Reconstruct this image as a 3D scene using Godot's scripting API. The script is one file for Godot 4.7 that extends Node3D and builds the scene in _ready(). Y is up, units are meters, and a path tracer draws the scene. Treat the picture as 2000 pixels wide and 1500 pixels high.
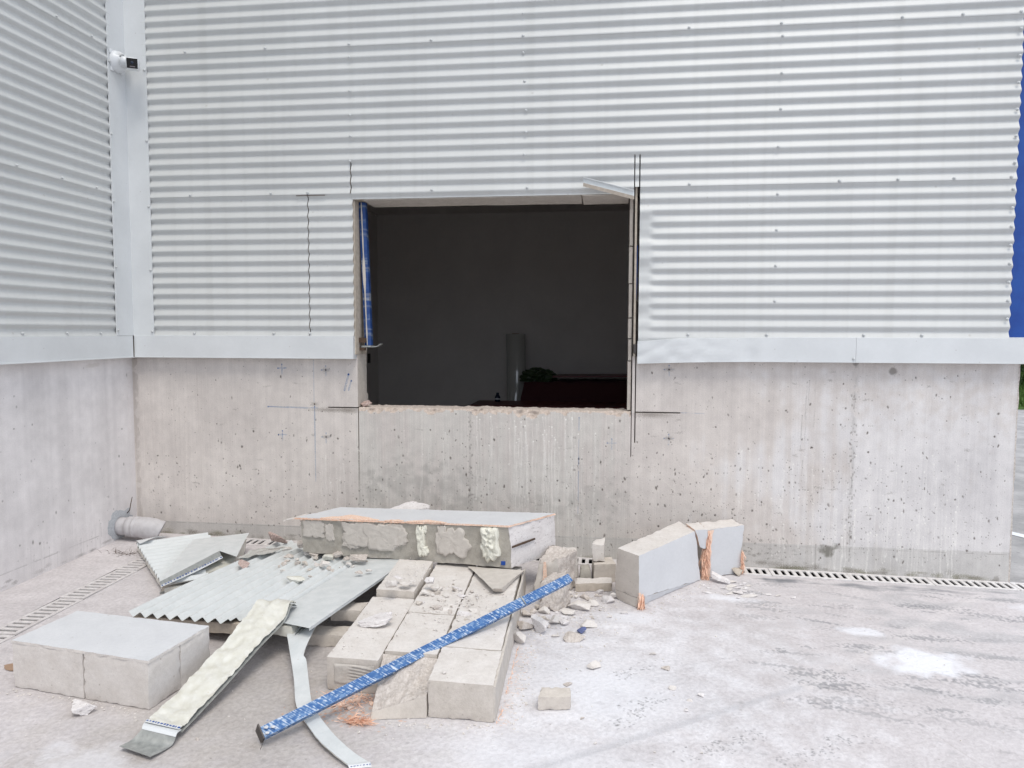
extends Node3D
# Yard corner of a corrugated warehouse: a hole cut through the concrete base wall, rubble lying in front of it.
# x runs along the front wall, z comes out of it, y = 0 is the pour line near the foot of the wall.

var rng := RandomNumberGenerator.new()
var M := {}
var org := Vector3.ZERO          # base of the thing that is being built
var nse := FastNoiseLite.new()
var taken := {}

const PITCH := 0.076             # corrugation pitch
const CLAD := 0.05               # middle of the corrugated sheet in front of the concrete face

func v(x, y, z) -> Vector3:
	return Vector3(x, y, z)

func gy(x: float, z: float) -> float:     # the yard falls gently to the right and towards the camera
	return -0.093 - 0.0172 * clampf(x, -4.0, 10.0) - 0.015 * clampf(z, -6.0, 8.0)

func gp(x: float, z: float, h := 0.0) -> Vector3:
	return Vector3(x, gy(x, z) + h, z)

# ---------------------------------------------------------------- nodes
func numbered(called: String) -> String:
	if not taken.has(called):
		taken[called] = 0
		return called
	taken[called] += 1
	return "%s_%03d" % [called, taken[called]]

func thing(called: String, label: String, category: String, at := Vector3.ZERO, group := "") -> Node3D:
	var o := Node3D.new()
	o.name = numbered(called)
	add_child(o)
	o.position = at
	org = at
	tag(o, label, category, group)
	return o

func tag(o: Node, label: String, category: String, group := "") -> void:
	o.set_meta("label", label)
	o.set_meta("category", category)
	o.set_meta("kind", "thing")
	if group != "":
		o.set_meta("group", group)

func commit(st: SurfaceTool, called: String, m: Material, parent: Node, smooth := true) -> MeshInstance3D:
	st.generate_normals()
	var o := MeshInstance3D.new()
	o.mesh = st.commit()
	o.mesh.surface_set_material(0, m)
	return put(o, called, parent)

func put(o: MeshInstance3D, called: String, parent: Node) -> MeshInstance3D:
	if parent == self:
		o.name = numbered(called)
	else:
		o.name = called
	parent.add_child(o, true)
	return o

func new_st(smooth := -1) -> SurfaceTool:
	var st := SurfaceTool.new()
	st.begin(Mesh.PRIMITIVE_TRIANGLES)
	st.set_smooth_group(smooth)
	return st

# ---------------------------------------------------------------- mesh helpers
func tri(st: SurfaceTool, a: Vector3, b: Vector3, c: Vector3, n: Vector3) -> void:
	if (c - a).cross(b - a).dot(n) < 0.0:
		var t := b
		b = c
		c = t
	st.add_vertex(a - org)
	st.add_vertex(b - org)
	st.add_vertex(c - org)

func quad(st: SurfaceTool, a: Vector3, b: Vector3, c: Vector3, d: Vector3, n: Vector3) -> void:
	tri(st, a, b, c, n)
	tri(st, a, c, d, n)

func quad_uv(st: SurfaceTool, p: Array, uv: Array, n: Vector3) -> void:
	var order := [0, 1, 2, 0, 2, 3]
	if (p[2] - p[0]).cross(p[1] - p[0]).dot(n) < 0.0:
		order = [0, 2, 1, 0, 3, 2]
	for i in order:
		st.set_uv(uv[i])
		st.add_vertex(p[i] - org)

func box(st: SurfaceTool, a: Vector3, b: Vector3) -> void:
	var p := [v(a.x, a.y, a.z), v(b.x, a.y, a.z), v(b.x, b.y, a.z), v(a.x, b.y, a.z), v(a.x, a.y, b.z), v(b.x, a.y, b.z), v(b.x, b.y, b.z), v(a.x, b.y, b.z)]
	quad(st, p[0], p[1], p[2], p[3], Vector3(0, 0, -1))
	quad(st, p[4], p[5], p[6], p[7], Vector3(0, 0, 1))
	quad(st, p[0], p[1], p[5], p[4], Vector3(0, -1, 0))
	quad(st, p[3], p[2], p[6], p[7], Vector3(0, 1, 0))
	quad(st, p[0], p[3], p[7], p[4], Vector3(-1, 0, 0))
	quad(st, p[1], p[2], p[6], p[5], Vector3(1, 0, 0))

# bevelled box along the axes, chamfer c
func bevel_box(st: SurfaceTool, a: Vector3, b: Vector3, c: float, xf := Transform3D.IDENTITY) -> void:
	var mid := (a + b) * 0.5
	var h := (b - a) * 0.5
	var signs := [-1.0, 1.0]
	var P := func(x: float, y: float, z: float) -> Vector3: return xf * (mid + Vector3(x, y, z))
	for s in signs:
		quad(st, P.call(s * h.x, -h.y + c, -h.z + c), P.call(s * h.x, h.y - c, -h.z + c), P.call(s * h.x, h.y - c, h.z - c), P.call(s * h.x, -h.y + c, h.z - c), xf.basis * Vector3(s, 0, 0))
		quad(st, P.call(-h.x + c, s * h.y, -h.z + c), P.call(h.x - c, s * h.y, -h.z + c), P.call(h.x - c, s * h.y, h.z - c), P.call(-h.x + c, s * h.y, h.z - c), xf.basis * Vector3(0, s, 0))
		quad(st, P.call(-h.x + c, -h.y + c, s * h.z), P.call(h.x - c, -h.y + c, s * h.z), P.call(h.x - c, h.y - c, s * h.z), P.call(-h.x + c, h.y - c, s * h.z), xf.basis * Vector3(0, 0, s))
		for t in signs:
			quad(st, P.call(s * h.x, t * (h.y - c), -h.z + c), P.call(s * h.x, t * (h.y - c), h.z - c), P.call(s * (h.x - c), t * h.y, h.z - c), P.call(s * (h.x - c), t * h.y, -h.z + c), xf.basis * Vector3(s, t, 0))
			quad(st, P.call(s * h.x, -h.y + c, t * (h.z - c)), P.call(s * h.x, h.y - c, t * (h.z - c)), P.call(s * (h.x - c), h.y - c, t * h.z), P.call(s * (h.x - c), -h.y + c, t * h.z), xf.basis * Vector3(s, 0, t))
			quad(st, P.call(-h.x + c, s * h.y, t * (h.z - c)), P.call(h.x - c, s * h.y, t * (h.z - c)), P.call(h.x - c, s * (h.y - c), t * h.z), P.call(-h.x + c, s * (h.y - c), t * h.z), xf.basis * Vector3(0, s, t))
			for u in signs:
				tri(st, P.call(s * h.x, t * (h.y - c), u * (h.z - c)), P.call(s * (h.x - c), t * h.y, u * (h.z - c)), P.call(s * (h.x - c), t * (h.y - c), u * h.z), xf.basis * Vector3(s, t, u))

# tube along a path; radii per point
func tube(st: SurfaceTool, path: Array, radii: Array, sides := 16, caps := true) -> void:
	var rings := []
	var up := Vector3(0, 1, 0.01)
	for i in path.size():
		var d: Vector3
		if i == 0:
			d = path[1] - path[0]
		elif i == path.size() - 1:
			d = path[i] - path[i - 1]
		else:
			d = path[i + 1] - path[i - 1]
		d = d.normalized()
		var s := d.cross(up)
		if s.length() < 0.01:
			s = d.cross(Vector3(1, 0, 0))
		s = s.normalized()
		var t := s.cross(d).normalized()
		var ring := []
		for k in sides:
			var a := TAU * k / sides
			ring.append(path[i] + (s * cos(a) + t * sin(a)) * radii[i])
		rings.append(ring)
	for i in path.size() - 1:
		for k in sides:
			var k2 := (k + 1) % sides
			var n: Vector3 = (rings[i][k] + rings[i][k2]) * 0.5 - path[i]
			if n.length() < 1e-6:
				n = (rings[i + 1][k] + rings[i + 1][k2]) * 0.5 - path[i + 1]
			quad(st, rings[i][k], rings[i][k2], rings[i + 1][k2], rings[i + 1][k], n)
	if caps:
		for e in [0, path.size() - 1]:
			var n: Vector3 = (path[0] - path[1]) if e == 0 else (path[e] - path[e - 1])
			for k in sides:
				tri(st, path[e], rings[e][k], rings[e][(k + 1) % sides], n)

# six-sided chunk from eight corners (bottom fl fr br bl, then top); rough faces, chipped edges. mats: one material or six (bottom top front right back left)
func hexa(called: String, parent: Node, c: Array, seg: float, amp: float, chip: float, seed_: int, mats, rough := {}) -> MeshInstance3D:
	nse.seed = seed_
	nse.frequency = 1.0
	var faces := [[0, 3, 2, 1], [4, 5, 6, 7], [0, 1, 5, 4], [1, 2, 6, 5], [2, 3, 7, 6], [3, 0, 4, 7]]
	var centre := Vector3.ZERO
	for p in c:
		centre += p / 8.0
	var mesh := ArrayMesh.new()
	var mat_list: Array = mats if mats is Array else [mats]
	var sts := {}
	for f in 6:
		var mi: int = f if mat_list.size() == 6 else 0
		var m: Material = mat_list[mi]
		if not sts.has(m):
			sts[m] = new_st()
		var st: SurfaceTool = sts[m]
		st.set_smooth_group(f)
		var q: Array = faces[f]
		var A: Vector3 = c[q[0]]
		var B: Vector3 = c[q[1]]
		var C: Vector3 = c[q[2]]
		var D: Vector3 = c[q[3]]
		var lu: float = (B - A).length()
		var lv: float = (D - A).length()
		var nu := edge_n(A, B, seg)
		var nv := edge_n(A, D, seg)
		var ra: float = rough.get(f, 0.0)
		var fn := (A + B + C + D) * 0.25 - centre
		var fnn := fn.normalized()
		var grid := []
		for j in nv + 1:
			var row := []
			for i in nu + 1:
				var s := float(i) / nu
				var t := float(j) / nv
				var p := A.lerp(B, s).lerp(D.lerp(C, s), t)
				var d := Vector3(nse.get_noise_3dv(p * 9.0), nse.get_noise_3dv(p * 9.0 + v(31, 7, 3)), nse.get_noise_3dv(p * 9.0 + v(5, 51, 17))) * amp
				var on_edge := i == 0 or j == 0 or i == nu or j == nv
				if on_edge and chip > 0.0:
					var k := maxf(0.0, nse.get_noise_3dv(p * 22.0 + v(9, 9, 9)) + 0.12) * 1.6 + maxf(0.0, nse.get_noise_3dv(p * 60.0) - 0.1) * 0.7 + 0.12
					d += (centre - p).normalized() * chip * k
				elif ra > 0.0:
					d += fnn * ra * (nse.get_noise_3dv(p * 14.0 + v(3, 1, 8)) * 0.8 + nse.get_noise_3dv(p * 40.0) * 0.45 + nse.get_noise_3dv(p * 95.0) * 0.25 - 0.25)
				row.append(p + d)
			grid.append(row)
		for j in nv:
			for i in nu:
				quad(st, grid[j][i], grid[j][i + 1], grid[j + 1][i + 1], grid[j + 1][i], fn)
	for m in sts:
		sts[m].generate_normals()
		sts[m].commit(mesh)
		mesh.surface_set_material(mesh.get_surface_count() - 1, m)
	var o := MeshInstance3D.new()
	o.mesh = mesh
	return put(o, called, parent)

func edge_n(a: Vector3, b: Vector3, seg: float) -> int:
	return clampi(int(round((b - a).length() / seg)), 1, 60)

# corners of an upright prism from four ground points and two heights above the yard
func prism(p: Array, h0: float, h1: float) -> Array:
	var r := []
	for q in p:
		r.append(gp(q[0], q[1], h0))
	for q in p:
		r.append(gp(q[0], q[1], h1))
	return r

# faceted piece of rubble, size w x h x d, lying on its base at the origin
func rock_mesh(size: Vector3, seed_: int, flat := false) -> ArrayMesh:
	var r := RandomNumberGenerator.new()
	r.seed = seed_
	var sph := ico(2 if maxf(size.x, size.z) < 0.06 else 3)
	var verts: Array = sph[0].duplicate()
	var cuts := []
	for i in (7 if flat else 8):
		var n := Vector3(r.randf_range(-1, 1), r.randf_range(-1, 1) * (0.35 if flat else 1.0), r.randf_range(-1, 1)).normalized()
		cuts.append([n, r.randf_range(0.22, 0.62)])
	cuts.append([Vector3(0, -1, 0), 0.62])
	cuts.append([Vector3(r.randf_range(-0.25, 0.25), 1, r.randf_range(-0.25, 0.25)).normalized(), 0.6])
	nse.seed = seed_
	nse.frequency = 1.0
	var lo := Vector3(9, 9, 9)
	var hi := -lo
	for i in verts.size():
		var p: Vector3 = verts[i]
		var reach := 1.0
		for c in cuts:
			var d: float = p.dot(c[0])
			if d > 0.001:
				reach = minf(reach, c[1] / d)
		p *= reach
		p += p.normalized() * (nse.get_noise_3dv(p * 2.3) * 0.05 + nse.get_noise_3dv(p * 8.0) * 0.035)
		verts[i] = p
		lo = lo.min(p)
		hi = hi.max(p)
	var st := new_st()
	var keep := org
	org = Vector3.ZERO
	for i in verts.size():
		var p: Vector3 = (verts[i] - lo) / (hi - lo)
		verts[i] = Vector3((p.x - 0.5) * size.x, p.y * size.y, (p.z - 0.5) * size.z)
	for f in sph[1]:
		var a: Vector3 = verts[f[0]]
		var b: Vector3 = verts[f[1]]
		var c: Vector3 = verts[f[2]]
		tri(st, a, b, c, (a + b + c) / 3.0 - Vector3(0, size.y * 0.5, 0))
	org = keep
	st.generate_normals()
	return st.commit()

var ico_cache := {}
func ico(level: int) -> Array:
	if ico_cache.has(level):
		return ico_cache[level]
	var t := (1.0 + sqrt(5.0)) / 2.0
	var vs := [v(-1, t, 0), v(1, t, 0), v(-1, -t, 0), v(1, -t, 0), v(0, -1, t), v(0, 1, t), v(0, -1, -t), v(0, 1, -t), v(t, 0, -1), v(t, 0, 1), v(-t, 0, -1), v(-t, 0, 1)]
	for i in vs.size():
		vs[i] = vs[i].normalized()
	var fs := [[0, 11, 5], [0, 5, 1], [0, 1, 7], [0, 7, 10], [0, 10, 11], [1, 5, 9], [5, 11, 4], [11, 10, 2], [10, 7, 6], [7, 1, 8], [3, 9, 4], [3, 4, 2], [3, 2, 6], [3, 6, 8], [3, 8, 9], [4, 9, 5], [2, 4, 11], [6, 2, 10], [8, 6, 7], [9, 8, 1]]
	for l in level:
		var nf := []
		var mids := {}
		for f in fs:
			var m := []
			for e in [[f[0], f[1]], [f[1], f[2]], [f[2], f[0]]]:
				var key := "%d_%d" % [mini(e[0], e[1]), maxi(e[0], e[1])]
				if not mids.has(key):
					mids[key] = vs.size()
					vs.append(((vs[e[0]] + vs[e[1]]) * 0.5).normalized())
				m.append(mids[key])
			nf.append([f[0], m[0], m[2]])
			nf.append([f[1], m[1], m[0]])
			nf.append([f[2], m[2], m[1]])
			nf.append([m[0], m[1], m[2]])
		fs = nf
	ico_cache[level] = [vs, fs]
	return ico_cache[level]

func rock(called: String, label: String, category: String, at: Vector3, size: Vector3, turn: float, seed_: int, m: Material, group := "", flat := false) -> MeshInstance3D:
	var o := MeshInstance3D.new()
	o.mesh = rock_mesh(size, seed_, flat)
	o.mesh.surface_set_material(0, m)
	o.position = at
	o.rotation.y = turn
	o.name = numbered(called)
	add_child(o)
	tag(o, label, category, group)
	return o

# corrugated sheet in a local frame: x along the ridges, y across them, z out; emitted through xf
func corrugated(st: SurfaceTool, xf: Transform3D, x0: float, x1: float, y0: float, y1: float, yref: float, amp: float, xs: int, shape = null) -> void:
	var ys := [y0]
	var step := PITCH / 12.0
	var k := int(ceil((y0 - yref) / step + 0.01))
	while yref + k * step < y1 - 1e-4:
		ys.append(yref + k * step)
		k += 1
	ys.append(y1)
	var prev := []
	for y in ys:
		var row := []
		for i in xs + 1:
			var x := lerpf(x0, x1, float(i) / xs)
			var z: float = amp * wave((y - yref) / PITCH)
			if shape != null:
				z = shape.call(x, y, z)
			row.append(xf * Vector3(x, y, z))
		if prev.size() > 0:
			for i in xs:
				quad(st, prev[i], prev[i + 1], row[i + 1], row[i], xf.basis.z)
		prev = row

func wave(t: float) -> float:      # ridge profile: the slope above a ridge is longer than the one below it
	t = t - floorf(t)
	var ph := PI * t / 0.64 if t < 0.64 else PI + PI * (t - 0.64) / 0.36
	return (cos(ph) + 0.07 * cos(3.0 * ph)) / 1.07

# solid wall made of cells: xs, ys cell borders, gone(i, j) tells which cells are missing; outer faces to st, cut faces to st_cut
func cell_wall(st: SurfaceTool, st_cut: SurfaceTool, xs: Array, ys: Array, gone: Callable, z0: float, z1: float, uv: Callable) -> void:
	var nx := xs.size() - 1
	var ny := ys.size() - 1
	for i in nx:
		for j in ny:
			if gone.call(i, j):
				continue
			var a: float = xs[i]
			var b: float = xs[i + 1]
			var c: float = ys[j]
			var d: float = ys[j + 1]
			quad_uv(st, [v(a, c, z1), v(b, c, z1), v(b, d, z1), v(a, d, z1)], [uv.call(a, c), uv.call(b, c), uv.call(b, d), uv.call(a, d)], Vector3(0, 0, 1))
			quad(st_cut, v(a, c, z0), v(b, c, z0), v(b, d, z0), v(a, d, z0), Vector3(0, 0, -1))
			if i == 0 or gone.call(i - 1, j):
				quad(st_cut, v(a, c, z0), v(a, d, z0), v(a, d, z1), v(a, c, z1), Vector3(-1, 0, 0))
			if i == nx - 1 or gone.call(i + 1, j):
				quad(st_cut, v(b, c, z0), v(b, d, z0), v(b, d, z1), v(b, c, z1), Vector3(1, 0, 0))
			if j == 0 or gone.call(i, j - 1):
				quad(st_cut, v(a, c, z0), v(b, c, z0), v(b, c, z1), v(a, c, z1), Vector3(0, -1, 0))
			if j == ny - 1 or gone.call(i, j + 1):
				quad(st_cut, v(a, d, z0), v(b, d, z0), v(b, d, z1), v(a, d, z1), Vector3(0, 1, 0))

# torn sheet: two edges given as point lists, refined, crumpled, with a thickness
func ribbon(called: String, parent: Node, L: Array, R: Array, thick: float, crumple: float, seed_: int, m: Material, off := 0.0, fine := 5, across := 8, ragged := 0.0, creased := false) -> MeshInstance3D:
	nse.seed = seed_
	nse.frequency = 1.0
	var a := smooth_path(L, fine)
	var b := smooth_path(R, fine)
	var n := a.size()
	var top := []
	var bot := []
	for i in n:
		var w: Vector3 = b[i] - a[i]
		var al: Vector3 = (a[mini(i + 1, n - 1)] + b[mini(i + 1, n - 1)] - a[maxi(i - 1, 0)] - b[maxi(i - 1, 0)])
		var nn := w.cross(al).normalized()
		if nn.y < 0.0:
			nn = -nn
		var rt := []
		var rb := []
		for k in across + 1:
			var s := float(k) / across
			if ragged > 0.0 and (k == 0 or k == across):
				s += (0.5 - s) * ragged * maxf(0.0, nse.get_noise_3dv(a[i] * 25.0 + v(k, 0, 0)) + 0.2)
			var p: Vector3 = a[i].lerp(b[i], s)
			var z := (nse.get_noise_3dv(p * 11.0) * 1.2 + nse.get_noise_3dv(p * 30.0) * 0.6) * crumple
			if creased:
				z = crumple * ((0.40 - absf(nse.get_noise_3dv(p * 4.2))) * 1.7 + (0.35 - absf(nse.get_noise_3dv(p * v(13, 13, 6) + v(4, 0, 0)))) * 0.7)
			rt.append(p + nn * (off + z + thick * 0.5))
			rb.append(p + nn * (off + z - thick * 0.5))
		top.append(rt)
		bot.append(rb)
	var st := new_st(0)
	for i in n - 1:
		for k in across:
			var up: Vector3 = top[i][k] - bot[i][k]
			quad(st, top[i][k], top[i][k + 1], top[i + 1][k + 1], top[i + 1][k], up)
			quad(st, bot[i][k], bot[i][k + 1], bot[i + 1][k + 1], bot[i + 1][k], -up)
	st.set_smooth_group(1)
	for i in n - 1:
		quad(st, top[i][0], top[i + 1][0], bot[i + 1][0], bot[i][0], a[i] - b[i])
		quad(st, top[i][across], top[i + 1][across], bot[i + 1][across], bot[i][across], b[i] - a[i])
	st.set_smooth_group(2)
	for k in across:
		quad(st, top[0][k], top[0][k + 1], bot[0][k + 1], bot[0][k], a[0] - a[1])
		quad(st, top[n - 1][k], top[n - 1][k + 1], bot[n - 1][k + 1], bot[n - 1][k], a[n - 1] - a[n - 2])
	return commit(st, called, m, parent)

func smooth_path(p: Array, fine: int) -> Array:
	var r := []
	for i in p.size() - 1:
		var p0: Vector3 = p[maxi(i - 1, 0)]
		var p3: Vector3 = p[mini(i + 2, p.size() - 1)]
		for k in fine:
			r.append(p[i].cubic_interpolate(p[i + 1], p0, p3, float(k) / fine))
	r.append(p[-1])
	return r

# loose fibres: thin bent blades
func fibres(called: String, parent: Node, n: int, at: Callable, length: float, width: float, seed_: int, m: Material, spread := 0.45) -> MeshInstance3D:
	var r := RandomNumberGenerator.new()
	r.seed = seed_
	var st := new_st()
	for i in n:
		var q: Array = at.call(r)
		var p: Vector3 = q[0]
		var d: Vector3 = (q[1] + Vector3(r.randf_range(-1, 1), r.randf_range(-1, 1), r.randf_range(-1, 1)) * spread).normalized()
		var s := d.cross(Vector3(r.randf_range(-1, 1), r.randf_range(-1, 1), r.randf_range(-1, 1))).normalized()
		var w := width * r.randf_range(0.5, 1.3)
		var l := length * r.randf_range(0.4, 1.2)
		var bend := s.cross(d) * l * r.randf_range(-0.3, 0.3)
		var b0 := p + d * l * 0.5 + bend
		var b1 := p + d * l + bend * 0.6
		quad(st, p - s * w, p + s * w, b0 + s * w * 0.8, b0 - s * w * 0.8, s.cross(d))
		tri(st, b0 - s * w * 0.8, b0 + s * w * 0.8, b1, s.cross(d))
	var o := commit(st, called, m, parent)
	o.set_meta("kind", "stuff")
	return o

# ---------------------------------------------------------------- computed textures
class Canvas:
	var w: int
	var h: int
	var r: PackedFloat32Array
	var g: PackedFloat32Array
	var b: PackedFloat32Array
	var z: PackedFloat32Array
	func _init(w_: int, h_: int) -> void:
		w = w_
		h = h_
		for a in 4:
			var x := PackedFloat32Array()
			x.resize(w * h)
			x.fill(0.5)
			if a == 0: r = x
			elif a == 1: g = x
			elif a == 2: b = x
			else: z = x
	func mix(i: int, c: Color, a: float) -> void:
		r[i] += (c.r - r[i]) * a
		g[i] += (c.g - g[i]) * a
		b[i] += (c.b - b[i]) * a
	# soft-edged ellipse; wob: PackedByteArray noise that breaks the outline
	func spot(cx: float, cy: float, rx: float, ry: float, c: Color, a: float, dz := 0.0, soft := 0.4, wob := PackedByteArray(), wamp := 0.0, ang := 0.0) -> void:
		var m := maxf(rx, ry) * (1.2 + wamp)
		var ca := cos(ang)
		var sa := sin(ang)
		for y in range(maxi(0, int(cy - m)), mini(h, int(cy + m) + 2)):
			for x in range(maxi(0, int(cx - m)), mini(w, int(cx + m) + 2)):
				var dx := x + 0.5 - cx
				var dy := y + 0.5 - cy
				var e := sqrt(pow((dx * ca + dy * sa) / rx, 2.0) + pow((dy * ca - dx * sa) / ry, 2.0))
				if wamp > 0.0:
					e += (wob[y * w + x] / 255.0 - 0.5) * 2.0 * wamp
				if e >= 1.0:
					continue
				var k := clampf((1.0 - e) / soft, 0.0, 1.0)
				var i := y * w + x
				mix(i, c, a * k)
				z[i] += dz * k
	func line(x0: float, y0: float, x1: float, y1: float, width: float, c: Color, a: float, dz := 0.0, wob := PackedByteArray(), brk := 0.0, done := {}) -> void:
		var n := int(maxf(absf(x1 - x0), absf(y1 - y0)) * 2.0) + 1
		var hw := width * 0.5
		for s in n + 1:
			var t := float(s) / n
			var cx := lerpf(x0, x1, t)
			var cy := lerpf(y0, y1, t)
			for y in range(int(floor(cy - hw)), int(ceil(cy + hw)) + 1):
				for x in range(int(floor(cx - hw)), int(ceil(cx + hw)) + 1):
					if x < 0 or y < 0 or x >= w or y >= h:
						continue
					var i := y * w + x
					if done.has(i):
						continue
					var d := Vector2(x + 0.5 - cx, y + 0.5 - cy).length()
					var k := clampf(hw + 0.5 - d, 0.0, 1.0)
					if k <= 0.0:
						continue
					if brk > 0.0:
						k *= clampf((wob[i] / 255.0 - brk) * 6.0, 0.0, 1.0)
					done[i] = true
					mix(i, c, a * k)
					z[i] += dz * k
	func color_tex() -> ImageTexture:
		var d := PackedByteArray()
		d.resize(w * h * 3)
		for i in w * h:
			d[i * 3] = clampi(int(r[i] * 255.0 + 0.5), 0, 255)
			d[i * 3 + 1] = clampi(int(g[i] * 255.0 + 0.5), 0, 255)
			d[i * 3 + 2] = clampi(int(b[i] * 255.0 + 0.5), 0, 255)
		var im := Image.create_from_data(w, h, false, Image.FORMAT_RGB8, d)
		return ImageTexture.create_from_image(im)
	func height_tex() -> ImageTexture:
		var d := PackedByteArray()
		d.resize(w * h)
		for i in w * h:
			d[i] = clampi(int(z[i] * 255.0 + 0.5), 0, 255)
		return ImageTexture.create_from_image(Image.create_from_data(w, h, false, Image.FORMAT_L8, d))

func noise_bytes(seed_: int, freq: float, w: int, h: int, oct := 4, sw := 0, sh := 0, seamless := false) -> PackedByteArray:
	var n := FastNoiseLite.new()
	n.seed = seed_
	n.noise_type = FastNoiseLite.TYPE_SIMPLEX_SMOOTH
	n.frequency = freq
	n.fractal_octaves = oct
	var im: Image
	if sw == 0:
		sw = w
		sh = h
	if seamless:
		im = n.get_seamless_image(sw, sh)
	else:
		im = n.get_image(sw, sh)
	if sw != w or sh != h:
		im.resize(w, h, Image.INTERPOLATE_CUBIC)
	im.convert(Image.FORMAT_L8)
	return im.get_data()

# tiling mottled matter: two tones, fine grain, pits and flecks
func matter(seed_: int, lo: Color, hi: Color, freq: float, grain: float, pits: int, pit: Color, pit_r: float, flecks := 0, fleck := Color.WHITE) -> Canvas:
	var S := 512
	var c := Canvas.new(S, S)
	var a := noise_bytes(seed_, freq, S, S, 5, 0, 0, true)
	var f := noise_bytes(seed_ + 1, 0.25, S, S, 2, 0, 0, true)
	var m := noise_bytes(seed_ + 2, 0.06, S, S, 3, 0, 0, true)
	for i in S * S:
		var t := a[i] / 255.0
		t = clampf((t - 0.5) * 1.6 + 0.5, 0.0, 1.0)
		var gr := (f[i] / 255.0 - 0.5) * grain + (m[i] / 255.0 - 0.5) * grain * 0.8
		c.r[i] = lerpf(lo.r, hi.r, t) + gr
		c.g[i] = lerpf(lo.g, hi.g, t) + gr
		c.b[i] = lerpf(lo.b, hi.b, t) + gr
		c.z[i] = 0.5 + (f[i] / 255.0 - 0.5) * 0.25 + (m[i] / 255.0 - 0.5) * 0.5
	var r := RandomNumberGenerator.new()
	r.seed = seed_
	for k in pits:
		var q := pit_r * pow(r.randf(), 2.0) + 0.8
		c.spot(r.randf() * S, r.randf() * S, q * r.randf_range(0.7, 1.5), q, pit, r.randf_range(0.3, 0.8), -0.35, 0.6)
	for k in flecks:
		var q := r.randf_range(0.8, 2.6)
		c.spot(r.randf() * S, r.randf() * S, q, q * r.randf_range(0.5, 1.0), fleck, r.randf_range(0.2, 0.7), 0.1, 0.6)
	return c

func std(albedo: Color, rough: float, metal := 0.0) -> StandardMaterial3D:
	var m := StandardMaterial3D.new()
	m.albedo_color = albedo
	m.roughness = rough
	m.metallic = metal
	return m

func tiled(c: Canvas, size_m: float, rough: float, relief_cm := 0.0, spec := 0.5) -> StandardMaterial3D:
	var m := std(Color.WHITE, rough)
	m.albedo_texture = c.color_tex()
	m.uv1_triplanar = true
	m.uv1_world_triplanar = true
	m.uv1_scale = Vector3.ONE / size_m
	m.metallic_specular = spec
	if relief_cm > 0.0:
		m.heightmap_enabled = true
		m.heightmap_texture = c.height_tex()
		m.heightmap_scale = relief_cm
	return m

func mapped(c: Canvas, rough: float, relief_cm := 0.0, spec := 0.4) -> StandardMaterial3D:
	var m := std(Color.WHITE, rough)
	m.albedo_texture = c.color_tex()
	m.metallic_specular = spec
	if relief_cm > 0.0:
		m.heightmap_enabled = true
		m.heightmap_texture = c.height_tex()
		m.heightmap_scale = relief_cm
	return m

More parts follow.
